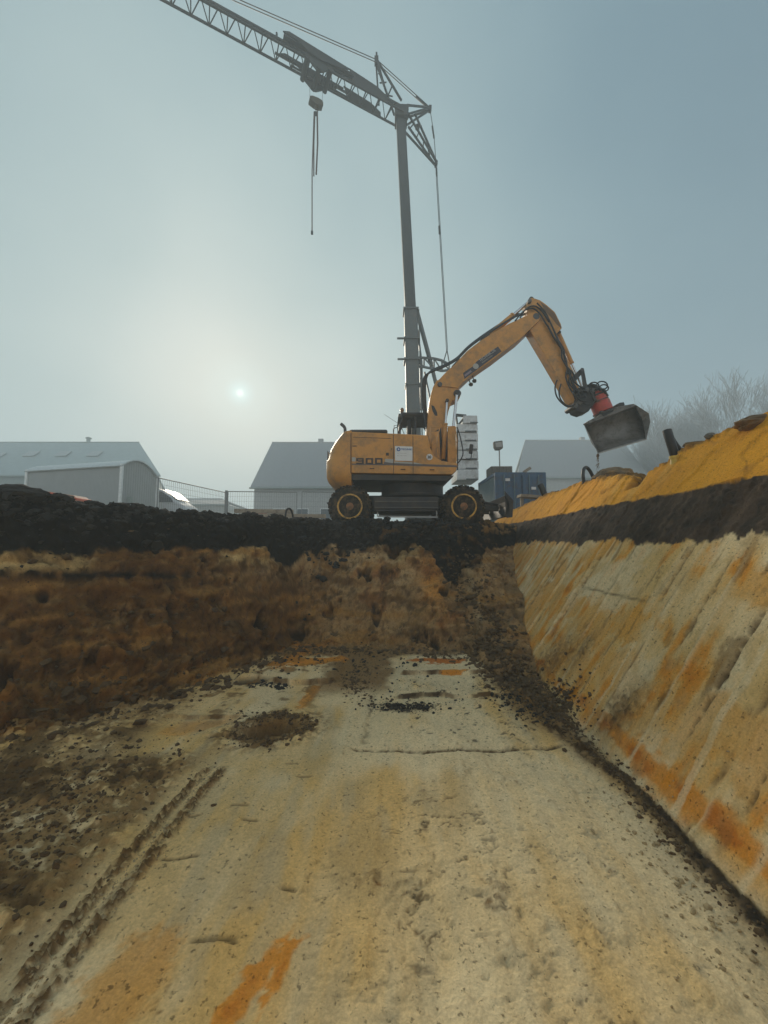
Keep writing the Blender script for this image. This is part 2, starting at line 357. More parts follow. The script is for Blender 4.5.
K = mixc(K, col(.66, .40, .12), sst(.6, -.9, XS) * .55 * sst(-.4, .3, n1 + .2))
K = mixc(K, col(.42, .30, .14), sst(-.05, .3, fbm(X, Y * .7, o=5, s=2.3, seed=191)) * .45)
K = mixc(K, dbrown * 1.3, trc_line * .75); K = mixc(K, dbrown, fleck * .75)
K = mixc(K, col(.52, .42, .25), sst(.0, .3, fbm(sx, Y * .25, o=4, s=7, seed=193)) * .45)
K = mixc(K, brown, lump * sst(.1, .3, flk) * .35)
K = mixc(K, dbrown, crk * .75 * sst(-.7, .2, XS))
K = mixc(K, dbrown, sst(.34, .5, n3 + .25 * n2) * sst(-.3, .8, XS) * .5)
K = mixc(K, pale * 1.03, sst(-.05, .3, fbm(sx * 1.0, Y * .35, o=4, s=1.7, seed=303) + .1) * .55)
def patch(xc, yc, rx_, ry_, sh=0.0):
    xw = XS + .14 * n2 + .03 * n3 + .05 * n1; yw = Y + .25 * n1 + .12 * n2 + .03 * n3
    return np.exp(-(((xw - xc - sh * (yw - yc)) / rx_) ** 2 + ((yw - yc) / ry_) ** 2)) + .10 * perlin(X * 38, Y * 30, seed=311)
for a_ in ((-.70, 1.78, .085, .26, .45), (-.55, 1.88, .05, .16, .15)):
    K = mixc(K, ochre, sst(.36, .62, patch(*a_) * 1.1 + .45 * n3 + .45 * n2) * .9); K = mixc(K, rust, sst(.75, .95, patch(*a_) + .5 * n2 + .3 * n3) * .5)
K = mixc(K, col(.62, .28, .05), sst(.45, .75, patch(-1.22, 1.80, .22, .35, .3) + .5 * n2 + .3 * n3) * .6)
K = mixc(K, dbrown * 1.2, edges * .95); K = mixc(K, brown, far * .9)
K = mixc(K, soil * 1.8, edges * sst(-.1, .25, n1 + .3 * n2) * .7)
K = mixc(K, ochre, sst(.38, .6, patch(-1.45, 6.35, .55, .30, .5) * 1.15 + .4 * n2 + .2 * n3) * .95 * (1 - edges))
K = mixc(K, ochre, sst(.4, .8, patch(-1.15, 5.0, .11, .55, .1) + .3 * n2 + .2 * n3) * .8)
K = mixc(K, rust, sst(.38, .6, patch(.62, 6.35, .50, .20, -.3) + .4 * n2 + .2 * n3) * .95)
K = mixc(K, ochre, sst(.38, .6, patch(.78, 5.75, .26, .09) + .4 * n2 + .2 * n3) * .9)
K = mixc(K, ochre, sst(.5, .9, patch(-2.1, 4.25, .5, .18, .1) + .3 * n2) * .4)

K = mixc(K, col(.27, .16, .058), sst(-.35, .05, n3 + n2 + .12) * rough2 * .93)
K = mixc(K, dbrown, rough2 * sst(.0, .3, n1 + n2 + .4 * n3) * .8)
cl3 = perlin(X * 42, Y * 42, seed=231); K = mixc(K, brown, np.clip(rut * 1.3, 0, 1) * sst(-.35, .05, cl3 + n3) * .9); K = mixc(K, dbrown, rut * sst(.1, .3, cl3) * .7); K = mixc(K, dbrown, grous * .85)
K = mixc(K, brown * .6, np.clip(crumb * sst(-.1, .2, n3 + n2 * .6 + .05), 0, 1) * .9)
K = mixc(K, brown, sst(.42, .62, np.exp(-((hr - 1.25) / .75) ** 2) + .8 * n2 + .7 * n3) * .8)
K = mixc(K, dbrown * .7, pit_ * .95); K = mixc(K, soil * 1.5, sst(1.2, .5, h2) * .8)  # dark inside of the hole and the hollow: shade put into the colour
K = mixc(K, soil * 1.6, sst(.15, .4, pile) * .95)
spk = sst(.50, .62, perlin(X * 16, Y * 16, seed=95) + .25 * perlin(X * 3, Y * 3, seed=96)) * sst(5.6, 5.0, Y) * sst(3.5, 4.1, Y) * sst(-.1, .2, XS)
K = mixc(K, soil * 2, spk * .9)
brkn = sst(4.0, 4.6, Y) * sst(-.75, -1.3, XS) * sst(.02, .22, n2 + .5 * n1 + .3 * n3); K = mixc(K, brown, brkn * .8)
K = mixc(K, ochre * .9, sst(4.2, 5, Y) * sst(.2, .45, n1 + .5 * n2 + .2 * n3) * sst(-.9, -1.2, XS) * .6)
K = mixc(K, brown, gutw * .9); K = mixc(K, dbrown * .7, sst(.5, .9, gutw) * sst(-.15, .15, n2 + n3))
wet = np.exp(-((XS - 1.80 + .03 * n2) / .05) ** 2) * sst(4.2, 3.0, Y) * (Z < FL + .15); K = mixc(K, soil * 1.3, wet * .85)
K = mixc(K, grey * .9, np.exp(-((XS - 1.62 + .05 * n1) / .09) ** 2) * sst(3.6, 2.2, Y) * .5)
# left and far walls
W = np.zeros_like(K) + col(.20, .098, .026)
W = mixc(W, col(.13, .056, .012), sst(-.3, .3, n1 + .4 * n2) * .8)
W = mixc(W, col(.15, .07, .018), sst(-2.3, -3.2, X) * sst(-1.25, -.6, Z) * .7)
ctr = sst(-1.9, -.8, X + .5 * n1)
W = mixc(W, col(.34, .215, .095), ctr * sst(-.35, .15, n2 + .2) * .85)
W = mixc(W, col(.42, .29, .145), sst(-1.0, -.25, Z + .35 * n1) * sst(-3.2, -1.9, X) * sst(-.25, .15, n2 + .1) * .8)
W = mixc(W, col(.50, .35, .15), sst(-.42, -.24, Z + .16 * n1) * sst(-.15, .1, n2 * .6 + perlin(X * .9, Y * 0 + 3, seed=97)) * .9)
W = mixc(W, col(.42, .19, .04), np.exp(-(((X - 1.0 - .2 * n1) / .28) ** 2 + ((Z + .75) / .5) ** 2)) * 1.1)
W = mixc(W, col(.24, .09, .02), sst(.3, .55, n1 + .3 * n2 + .12) * .8)
W = mixc(W, dbrown * .8, sst(.02, .26, n2 + .5 * n3 - .02) * .75)
W = mixc(W, col(.26, .16, .06), sst(.10, .35, fbm(X, Y, Z, o=5, s=6.5, seed=201)) * .55)
W = mixc(W, dbrown * .5, np.clip(cave * 1.2 + brk * sst(.30, .12, b2 + .4 * b1) * .55, 0, 1))  # shade painted into the caves and the hollows of broken ground
W = mixc(W, col(.30, .21, .11), brk * sst(.34, .50, b2) * .45)
W = mixc(W, dbrown, talus * sst(.1, .3, b1 + .3 * n2) * .6)
W = mixc(W, col(.36, .27, .15), rgt * np.exp(-((X - 1.75 - .1 * n1) / .09) ** 2) * sst(6.2, 7.2, Y) * sst(9.4, 8.6, Y) * .8)  # pale strip paints in the lit edge of the corner
W = mixc(W, col(.24, .15, .07), rgt * sst(-.2, .2, n2 + .3 * n3) * .7); W = mixc(W, soil * 3, sst(.3, .55, n2 + .35 * n3) * rgt * .6)
lay = fbm(X * .3, Y * .3, Z * 3.2 + .6 * n1, o=3, s=1.3, seed=251); W = mixc(W, col(.30, .155, .04), sst(.05, .3, lay) * (1 - brk) * .75); W = mixc(W, col(.10, .045, .012), sst(.1, .3, -lay) * (1 - brk * .5) * .6)
W = W * (1 + ((.5 * wB[1] + .45 * wC[1]) * np.clip(brk + .25, 0, 1) + .3 * wA[2] + .45 * n3 + .25 * perlin(X * 38, Y * 38, Z * 38, seed=313))[..., None])
W = W * np.array([1.0, 1.0, .98], np.float32)
W = mixc(W, soil * .6, dark_l); W = mixc(W, col(.022, .018, .013), dark_l * np.clip(wB[2] + .3 * wC[1], 0, 1))
# turned-out brown earth on the dark soil under the machine
W = mixc(W, dbrown * 1.3, dark_l * sst(-.6, 0, X) * sst(.05, .35, n2 + n1 * .6) * .8)
W = mixc(W, col(.34, .20, .07), dark_l * sst(1.8, 2.3, X) * sst(.2, .45, Z + .1 * n2) * sst(-.1, .2, n2) * .8)
site = col(.20, .17, .13)
W = mixc(W, site, sst(1.55, 1.8, T + .2 * n1))
W = mixc(W, col(.10, .08, .06), sst(1.55, 1.8, T) * sst(0, .4, n1))
K = mixc(K, W, wallm)
# right slope
S = np.zeros_like(K) + cream
st_ = fbm(gy, u_sl * .12, o=4, s=3.2, seed=101); st2 = perlin(gy * 30, u_sl * .8, seed=105)
S = mixc(S, pale, sst(-.05, .35, st_ + .2 * n1) * .6); S = mixc(S, pale, sst(.62, .7, stepn) * .55); S = mixc(S, col(.68, .42, .14), sst(.38, .3, stepn) * .6)
S = mixc(S, col(.66, .42, .14), sst(-.3, .15, -st_ + .4 * n1 - .12) * .85)
Yn_ = Y + 1.2 * n1 + .4 * n2; band1 = np.exp(-((Z + .88 + .35 * n1 + .12 * n2) / .22) ** 2) * sst(3.3, 4.4, Yn_) * sst(7.5, 5.8, Yn_)
S = mixc(S, col(.66, .31, .045), sst(.45, .62, band1 + .5 * (stepn - .5) + .45 * n1 + .35 * n2 + .15 * n3) * .8)
S = mixc(S, col(.64, .30, .05), sst(.35, .7, np.exp(-((Z + 1.35 + .5 * n1 + .15 * n2) / .25) ** 2) + .3 * st_ + .2 * n2 - .15) * .6)
band2 = np.exp(-((Z + 1.70 + .12 * n1) / .085) ** 2)
stk = fbm(gy * 1.0, u_sl * .35, o=5, s=5.5, seed=241)
S = mixc(S, col(.66, .42, .16), sst(-.3, .1, stk + .3 * n1) * .6)
S = mixc(S, col(.70, .35, .07), sst(-.03, .22, stk + .5 * n1 + .25 * n2) * .85)
S = mixc(S, ochre, sst(.10, .34, stk + .45 * n1 + .35 * n2 + .15 * n3) * .85); S = mixc(S, rust, sst(.36, .56, stk + .45 * n1 + .35 * n2 + .15 * n3) * .7)
broad = fbm(X, Y, Z, o=4, s=.95, seed=331) + .35 * (stepn - .5) + .12 * n3; S = mixc(S, col(.68, .33, .06), sst(.08, .26, broad) * .75); S = mixc(S, pale, sst(.10, .28, -broad) * .55)
S = mixc(S, ochre, sst(.42, .62, band2 * (.4 + .9 * stepn) + .55 * n2 + .3 * n1 + .15 * n3) * .85)
S = mixc(S, rust, sst(.75, .95, band2 * (.5 + .7 * stepn) + .7 * n2 + .2 * n3) * .8)
S = mixc(S, pale * .85, np.exp(-((Z + 1.86) / .05) ** 2) * .6)
S = mixc(S, brown, sst(.12, .35, n2 + .3 * st2 - .1) * .35)
scr = -.2 + perlin(gy * 22 + 1.5 * n1, u_sl * 1.6, seed=221) ; S = mixc(S, dbrown * 1.2, sst(.52, .70, scr + .4 * n2) * .6)
scr2 = perlin(gy * 9, u_sl * 3.0 + n1, seed=223); S = mixc(S, brown, sst(.45, .6, scr2 + .35 * n3) * .6)
S = mixc(S, pale, sst(.40, .55, perlin(gy * 12, u_sl * .35, seed=225)) * .55)
S = mixc(S, col(.55, .36, .14), sst(.0, .3, fbm(X, Y, Z, o=5, s=3.6, seed=227)) * .45)
S = mixc(S, dbrown, sst(.40, .55, n3 + .2 * n2) * .5)
seam = np.exp(-((Z + .62 + .03 * n2) / .012) ** 2) * sst(4.2, 4.5, Y) * sst(6.0, 5.6, Y)
S = mixc(S, dbrown, seam * .7)  # shade of a narrow recess painted as a dark line, no hollow cut
S = mixc(S, pale, rdg * .4); S = mixc(S, dbrown * 1.3, rdg2 * .6)
S = mixc(S, col(.10, .06, .028), gash * sst(-.2, .15, n3 + .4 * n2) * .85); S = mixc(S, brown, slump * sst(0, .25, b2) * .8)
S = mixc(S, soil * 2, slump * sst(.15, .35, n3 + .2 * n2) * .8)
sd = np.zeros_like(K) + soilr
sd = mixc(sd, col(.12, .085, .058), sst(.1, .35, perlin(gy * 14 + .5 * Z, u_sl * 1.2, seed=243) + .4 * n2) * .7)
sd = mixc(sd, col(.085, .062, .045), sst(0, .35, st_ + .3 * n2) * .7)
sd = mixc(sd, soil * 1.4, sst(-.1, .3, n2 + .4 * n3) * .7)
S = mixc(S, sd, dark_r)
bk_ = np.zeros_like(K) + bank
bk_ = mixc(bk_, col(.62, .27, .024), sst(-.2, .35, n1 + .3 * st_) * .7)
bk_ = mixc(bk_, col(.38, .17, .028), sst(.02, .0, np.abs(sb_t - .07)) * .5 + sst(.1, .4, n2 + .3 * n3) * .5)
bk_ = mixc(bk_, col(.62, .36, .09), sst(.1, .4, st_ - .2 * n2) * .5)
bk_ = mixc(bk_, brown, sst(.02, .14, Z - rimz + .12 + .05 * n2) * sst(-.1, .2, n2 + .1) * .8)
bk_ = mixc(bk_, brown * .8, behind * .9)
bk_ = mixc(bk_, dbrown, hole * .8)
S = mixc(S, bk_, np.maximum(sandbank, behind * 1.0))
rspec = mixc(S, W, sst(17, 18, Y))
m_ = (isR * 1.0)
K = mixc(K, rspec, m_)
K = np.where((out_site & ~isR)[..., None], mixc(np.zeros_like(K) + site, col(.10, .085, .065), sst(-.1, .3, n1)), K)
K = K * (1 + .10 * n3[..., None] + .05 * perlin(X * 60, Y * 60, seed=111)[..., None] * near[..., None])
K = np.clip(K, .004, .85)

def earth_material(name, bump=.5, scale=1.0, rough=.9):
    m = bpy.data.materials.new(name); m.use_nodes = True
    n, l = m.node_tree.nodes, m.node_tree.links
    b = n['Principled BSDF']; b.inputs['Roughness'].default_value = rough
    b.inputs['Specular IOR Level'].default_value = .10
    a = n.new('ShaderNodeVertexColor'); a.layer_name = 'earth'
    tcn = n.new('ShaderNodeTexCoord')
    nz = n.new('ShaderNodeTexNoise'); nz.inputs['Scale'].default_value = 55 * scale; nz.inputs['Detail'].default_value = 6; nz.inputs['Roughness'].default_value = .7
    l.new(tcn.outputs['Object'], nz.inputs['Vector'])
    mr = n.new('ShaderNodeMapRange'); mr.inputs['From Min'].default_value = .3; mr.inputs['From Max'].default_value = .7
    mr.inputs['To Min'].default_value = .78; mr.inputs['To Max'].default_value = 1.2
    l.new(nz.outputs['Fac'], mr.inputs['Value'])
    mu = n.new('ShaderNodeVectorMath'); mu.operation = 'SCALE'
    l.new(a.outputs['Color'], mu.inputs[0]); l.new(mr.outputs[0], mu.inputs['Scale']); l.new(mu.outputs[0], b.inputs['Base Color'])
    vo = n.new('ShaderNodeTexVoronoi'); vo.inputs['Scale'].default_value = 70; l.new(tcn.outputs['Object'], vo.inputs['Vector'])
    hm = n.new('ShaderNodeMath'); hm.operation = 'MULTIPLY_ADD'; hm.inputs[1].default_value = -.35; l.new(vo.outputs['Distance'], hm.inputs[0]); l.new(nz.outputs['Fac'], hm.inputs[2])
    bp = n.new('ShaderNodeBump'); bp.inputs['Strength'].default_value = bump; bp.inputs['Distance'].default_value = .016
    l.new(hm.outputs[0], bp.inputs['Height']); l.new(bp.outputs[0], b.inputs['Normal'])
    n4 = n.new('ShaderNodeTexNoise'); n4.inputs['Scale'].default_value = 34; n4.inputs['Detail'].default_value = 4; n4.inputs['Roughness'].default_value = .6
    l.new(tcn.outputs['Object'], n4.inputs['Vector'])
    m4 = n.new('ShaderNodeMapRange'); m4.inputs['From Min'].default_value = .60; m4.inputs['From Max'].default_value = .68
    m4.inputs['To Min'].default_value = 1.0; m4.inputs['To Max'].default_value = .42
    l.new(n4.outputs['Fac'], m4.inputs['Value'])
    mu2 = n.new('ShaderNodeVectorMath'); mu2.operation = 'SCALE'; l.new(mu.outputs[0], mu2.inputs[0]); l.new(m4.outputs[0], mu2.inputs['Scale'])
    l.new(mu2.outputs[0], b.inputs['Base Color'])
    rr = n.new('ShaderNodeMapRange'); rr.inputs['To Min'].default_value = rough - .22; rr.inputs['To Max'].default_value = min(1, rough + .08)
    l.new(nz.outputs['Fac'], rr.inputs['Value']); l.new(rr.outputs[0], b.inputs['Roughness'])
    return m
EARTH = earth_material('earth', bump=.55)
ny_, nx_ = X.shape
idx = np.arange(ny_ * nx_).reshape(ny_, nx_)
quads = np.stack([idx[:-1, :-1], idx[:-1, 1:], idx[1:, 1:], idx[1:, :-1]], -1).reshape(-1, 4)
VP = np.stack([PX, PY, PZ], -1).reshape(-1, 3); KC = K.reshape(-1, 3)
def cls():
    c = np.zeros(Z.shape, np.int32)                          # 0 pit floor
    c[(wallm > .5)] = 1                                     # left and far wall
    c[isR] = 2                                              # scraped slope
    c[isR & ((sandbank > .5) | behind)] = 3                 # sand bank
    c[((T > 1.15) & ~isR & (wallm > .5)) | (out_site & ~isR) | (X < -8) | (Y < -3.6)] = 4
    return c
CL = cls()[:-1, :-1].reshape(-1)
def grid_object(name, sel):
    q = quads[sel]; used, inv = np.unique(q, return_inverse=True)
    me = bpy.data.meshes.new(name); nq = len(q)
    me.vertices.add(len(used)); me.vertices.foreach_set('co', VP[used].astype(np.float32).ravel())
    me.loops.add(nq * 4); me.loops.foreach_set('vertex_index', inv.astype(np.int32).ravel())
    me.polygons.add(nq); me.polygons.foreach_set('loop_start', np.arange(0, nq * 4, 4, dtype=np.int32))
    try: me.polygons.foreach_set('loop_total', np.full(nq, 4, np.int32))
    except Exception: pass
    me.update(calc_edges=True)
    me.polygons.foreach_set('use_smooth', np.ones(nq, bool))
    ca = me.color_attributes.new('earth', 'FLOAT_COLOR', 'POINT')
    ca.data.foreach_set('color', np.concatenate([KC[used], np.ones((len(used), 1), np.float32)], 1).astype(np.float32).ravel())
    me.materials.append(EARTH)
    o = bpy.data.objects.new(name, me); C.objects.link(o); o['kind'] = 'structure'
    return o
for nm, k in (('pit_floor', 0), ('pit_wall', 1), ('pit_slope', 2), ('sand_bank', 3), ('ground', 4)):
    grid_object(nm, CL == k)

def ground_at(x, y):
    """height of the finished sheet at (x, y)"""
    i = int(np.clip(np.searchsorted(xa, x) - 1, 0, nx_ - 2)); j = int(np.clip(np.searchsorted(ya, y) - 1, 0, ny_ - 2))
    u = (x - xa[i]) / (xa[i + 1] - xa[i]); v = (y - ya[j]) / (ya[j + 1] - ya[j])
    return float((PZ[j, i] * (1 - u) + PZ[j, i + 1] * u) * (1 - v) + (PZ[j + 1, i] * (1 - u) + PZ[j + 1, i + 1] * u) * v)

def on_rim(px, lo=4.0, hi=15.0):
    """point of the bank's skyline in the direction of a photo column"""
    sel = isR & (Y > lo) & (Y < hi) & (XS > 2.6)
    x, y, z = PX[sel], PY[sel], PZ[sel] - EYE
    dep = y * math.cos(PITCH) + z * math.sin(PITCH); up = z * math.cos(PITCH) - y * math.sin(PITCH)
    qx, qy = 384 + F * x / dep, 512 - F * up / dep
    k = np.abs(qx - px) < 2.5; i = np.argmin(np.where(k, qy, 1e9)); return Vector((float(x[i]), float(y[i]), float(z[i]) + EYE))
# ------------------------------------------------------------ builders and materials
def mat(name, base, rough=.6, metal=0.0, var=.15, scale=8.0, dirt=None, dirt_amt=.0, bump=0.0, alpha=None, spec=.5, dscale=3.0):
    m = bpy.data.materials.new(name); m.use_nodes = True
    n, l = m.node_tree.nodes, m.node_tree.links
    b = n['Principled BSDF']; b.inputs['Roughness'].default_value = rough; b.inputs['Metallic'].default_value = metal
    b.inputs['Specular IOR Level'].default_value = spec
    tcn = n.new('ShaderNodeTexCoord')
    nz = n.new('ShaderNodeTexNoise'); nz.inputs['Scale'].default_value = scale; nz.inputs['Detail'].default_value = 6; nz.inputs['Roughness'].default_value = .65
    l.new(tcn.outputs['Object'], nz.inputs['Vector'])
    mr = n.new('ShaderNodeMapRange'); mr.inputs['From Min'].default_value = .3; mr.inputs['From Max'].default_value = .7
    mr.inputs['To Min'].default_value = 1 - var; mr.inputs['To Max'].default_value = 1 + var
    l.new(nz.outputs['Fac'], mr.inputs['Value'])
    sv = n.new('ShaderNodeVectorMath'); sv.operation = 'SCALE'; sv.inputs[0].default_value = base[:3]
    l.new(mr.outputs[0], sv.inputs['Scale'])
    last = sv.outputs[0]
    if dirt:
        n2_ = n.new('ShaderNodeTexNoise'); n2_.inputs['Scale'].default_value = dscale; n2_.inputs['Detail'].default_value = 8; n2_.inputs['Roughness'].default_value = .75
        l.new(tcn.outputs['Object'], n2_.inputs['Vector'])
        m2 = n.new('ShaderNodeMapRange'); m2.inputs['From Min'].default_value = .62 - dirt_amt * .3; m2.inputs['From Max'].default_value = .74 - dirt_amt * .2
        l.new(n2_.outputs['Fac'], m2.inputs['Value'])
        mm = n.new('ShaderNodeMix'); mm.data_type = 'RGBA'; l.new(m2.outputs[0], mm.inputs['Factor'])
        l.new(last, mm.inputs['A']); mm.inputs['B'].default_value = tuple(dirt) + (1,)
        last = mm.outputs['Result']
    l.new(last, b.inputs['Base Color'])
    if bump:
        bp = n.new('ShaderNodeBump'); bp.inputs['Strength'].default_value = bump; bp.inputs['Distance'].default_value = .01
        l.new(nz.outputs['Fac'], bp.inputs['Height']); l.new(bp.outputs[0], b.inputs['Normal'])
    return m
MUD = (.10, .07, .04)
M = dict(
    yellow=mat('machine yellow', (.60, .275, .05), .42, dirt=(.33, .18, .06), dirt_amt=.55, var=.10, scale=3, dscale=2.2),
    rim=mat('yellow rim', (.75, .42, .07), .55, dirt=MUD, dirt_amt=.6, dscale=6),
    rimin=mat('rusty rim', (.34, .13, .03), .7, dirt=MUD, dirt_amt=.7, dscale=6),
    dark=mat('dark steel', (.022, .022, .024), .6, dirt=(.05, .04, .03), dirt_amt=.6),
    rubber=mat('tyre rubber', (.014, .013, .012), .9, spec=.2, dirt=(.11, .075, .042), dirt_amt=.55, dscale=7, bump=.5, scale=25),
    hose=mat('black hose', (.012, .012, .013), .45),
    chrome=mat('chrome rod', (.6, .6, .6), .2, 1.0, var=.05),
    glass=mat('cab glass', (.03, .045, .05), .06, var=.02, spec=.8),
    grey=mat('charcoal cover', (.07, .072, .075), .5, dirt=(.12, .10, .07), dirt_amt=.5),
    white=mat('white film', (.72, .72, .70), .5, var=.05),
    offw=mat('grey film', (.40, .39, .36), .5, var=.05),
    blue=mat('blue print', (.04, .12, .35), .5),
    navy=mat('dark banner', (.045, .045, .06), .5),
    stripe=mat('stripe', (.12, .10, .09), .5),
    red=mat('red rotator', (.50, .045, .025), .4, dirt=MUD, dirt_amt=.35),
    bucket=mat('worn bucket steel', (.17, .155, .135), .42, .25, dirt=(.07, .055, .04), dirt_amt=.5, bump=.2, dscale=5),
    edge=mat('worn bucket edge', (.35, .33, .29), .35, .7),
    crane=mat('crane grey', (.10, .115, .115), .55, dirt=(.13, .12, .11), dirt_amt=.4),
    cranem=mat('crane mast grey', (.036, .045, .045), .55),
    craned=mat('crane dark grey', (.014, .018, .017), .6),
    concrete=mat('ballast concrete', (.66, .68, .67), .85, dirt=(.40, .39, .36), dirt_amt=.4, bump=.3),
    steel=mat('galvanised steel', (.30, .31, .31), .45, .6),
    hookm=mat('hook block paint', (.07, .06, .03), .6),
    sling=mat('sling webbing', (.10, .07, .06), .8),
)
def loc(p, o): return (p[0] - o[0], p[1] - o[1], p[2] - o[2])
class MB:
    def __init__(s): s.bm = bmesh.new()
    def quad(s, pts):
        return s.bm.faces.new([s.bm.verts.new(p) for p in pts])
    def loft(s, rings, cap=True, closed=True):
        vr = [[s.bm.verts.new(p) for p in r] for r in rings]; n = len(vr[0])
        for a, b in zip(vr[:-1], vr[1:]):
            for i in range(n if closed else n - 1):
                s.bm.faces.new((a[i], a[(i + 1) % n], b[(i + 1) % n], b[i]))
        if cap:
            s.bm.faces.new(vr[0][::-1]); s.bm.faces.new(vr[-1])
        return s
    def prism(s, pts, d):
        """closed outline pts (3-D) pushed along vector d"""
        d = Vector(d); pts = [Vector(p) for p in pts]
        return s.loft([pts, [p + d for p in pts]])
    def pxprism(s, px, Y0, th):
        return s.prism([P(x, y, Y0) for x, y in px], (0, th, 0))
    def box(s, c, size, rot=None):
        c = Vector(c); h = Vector(size) / 2; M3 = rot.to_matrix() if rot else Matrix.Identity(3)
        r = [[c + M3 @ Vector((sx * h.x, sy * h.y, z * h.z)) for sx, sy in ((-1, -1), (1, -1), (1, 1), (-1, 1))] for z in (-1, 1)]
        return s.loft(r)
    def tube(s, pts, r, seg=8, cap=True):
        pts = [Vector(p) for p in pts]; n = len(pts); rs = r if hasattr(r, '__len__') else [r] * n
        rings = []; up = None
        for i, p in enumerate(pts):
            t = (pts[min(i + 1, n - 1)] - pts[max(i - 1, 0)]).normalized()
            if up is None:
                up = t.orthogonal().normalized()
            up = (up - t * up.dot(t)); up = up.normalized() if up.length > 1e-6 else t.orthogonal().normalized()
            q = t.cross(up)
            rings.append([p + (up * math.cos(a) + q * math.sin(a)) * rs[i] for a in [2 * math.pi * k / seg for k in range(seg)]])
        return s.loft(rings, cap)
    def lathe(s, c, axis_, prof_, seg=32):
        """profile [(along, radius)...] turned about an axis"""
        c = Vector(c); a = Vector(axis_).normalized(); u = a.orthogonal().normalized(); v = a.cross(u)
        return s.loft([[c + a * h + (u * math.cos(t) + v * math.sin(t)) * r for t in [2 * math.pi * k / seg for k in range(seg)]] for h, r in prof_])
    def bar(s, a, b, w_, h_=None):
        """square bar between two points"""
        a, b = Vector(a), Vector(b); h_ = h_ or w_; t = (b - a).normalized()
        up = Vector((0, 0, 1)) if abs(t.z) < .95 else Vector((0, 1, 0))
        q = t.cross(up).normalized(); u = q.cross(t)
        off = [(q * x * w_ / 2 + u * y * h_ / 2) for x, y in ((-1, -1), (1, -1), (1, 1), (-1, 1))]
        return s.loft([[a + o for o in off], [b + o for o in off]])
    def build(s, name, m, parent=None, bevel=0.0, smooth=False, label=None):
        bmesh.ops.recalc_face_normals(s.bm, faces=s.bm.faces[:])
        o_ = parent
        off = Vector((0, 0, 0))
        while o_ is not None: off += o_.location; o_ = o_.parent
        if parent is not None:
            for v in s.bm.verts: v.co -= off
        me = bpy.data.meshes.new(name); s.bm.to_mesh(me); s.bm.free()
        me.materials.append(M[m] if isinstance(m, str) else m)
        o = bpy.data.objects.new(name, me); C.objects.link(o); o.parent = parent
        if bevel:
            b = o.modifiers.new('edge', 'BEVEL'); b.width = bevel; b.segments = 2; b.limit_method = 'ANGLE'; b.angle_limit = R(40)
        if smooth:
            for p in me.polygons: p.use_smooth = True
            try: me.set_sharp_from_angle(angle=R(38))
            except Exception: pass
        if label: o['label'] = label
        return o
def thing(name, label, cat, location, group=None):
    o = bpy.data.objects.new(name, None); C.objects.link(o); o.location = location
    o.empty_display_size = .2; o['label'] = label; o['category'] = cat
    if group: o['group'] = group
    return o
def tag(o, label, cat, group=None, kind=None):
    o['label'] = label; o['category'] = cat
    if group: o['group'] = group
    if kind: o['kind'] = kind
    return o
def rebase(o, origin):
    """put a top-level mesh's origin on the thing"""
    origin = Vector(origin)
    o.data.transform(Matrix.Translation(-origin)); o.location = origin
    return o
def spline(pts, n=6):
    pts = [Vector(p) for p in pts]; out_ = []
    for i in range(len(pts) - 1):
        p0, p1, p2, p3 = pts[max(i - 1, 0)], pts[i], pts[i + 1], pts[min(i + 2, len(pts) - 1)]
        for k in range(n):
            t = k / n
            out_.append(.5 * ((2 * p1) + (p2 - p0) * t + (2 * p0 - 5 * p1 + 4 * p2 - p3) * t * t + (3 * p1 - p0 - 3 * p2 + p3) * t ** 3))
    return out_ + [pts[-1]]
def text_mesh(s, body, m, parent, origin, xdir, updir, height, name='lettering', extr=.002, bold=0.0, wide=1.0):
    """lettering as a mesh lying in the plane of xdir / updir"""
    cu = bpy.data.curves.new('t', 'FONT'); cu.body = body; cu.size = 1.0; cu.extrude = 0.0; cu.offset = bold
    to = bpy.data.objects.new('t', cu); C.objects.link(to)
    dg = bpy.context.evaluated_depsgraph_get(); me = bpy.data.meshes.new_from_object(to.evaluated_get(dg))
    bpy.data.objects.remove(to); bpy.data.curves.remove(cu)
    x, u = Vector(xdir).normalized(), Vector(updir).normalized(); nn = x.cross(u)
    off = Vector((0, 0, 0)); o_ = parent
    while o_ is not None: off += o_.location; o_ = o_.parent
    k = height / .73
    for v in me.vertices: v.co = Vector(origin) + x * v.co.x * k * wide + u * v.co.y * k + nn * extr - off
    me.materials.append(M[m]); me.name = name
    o = bpy.data.objects.new(name, me); C.objects.link(o); o.parent = parent
    return o
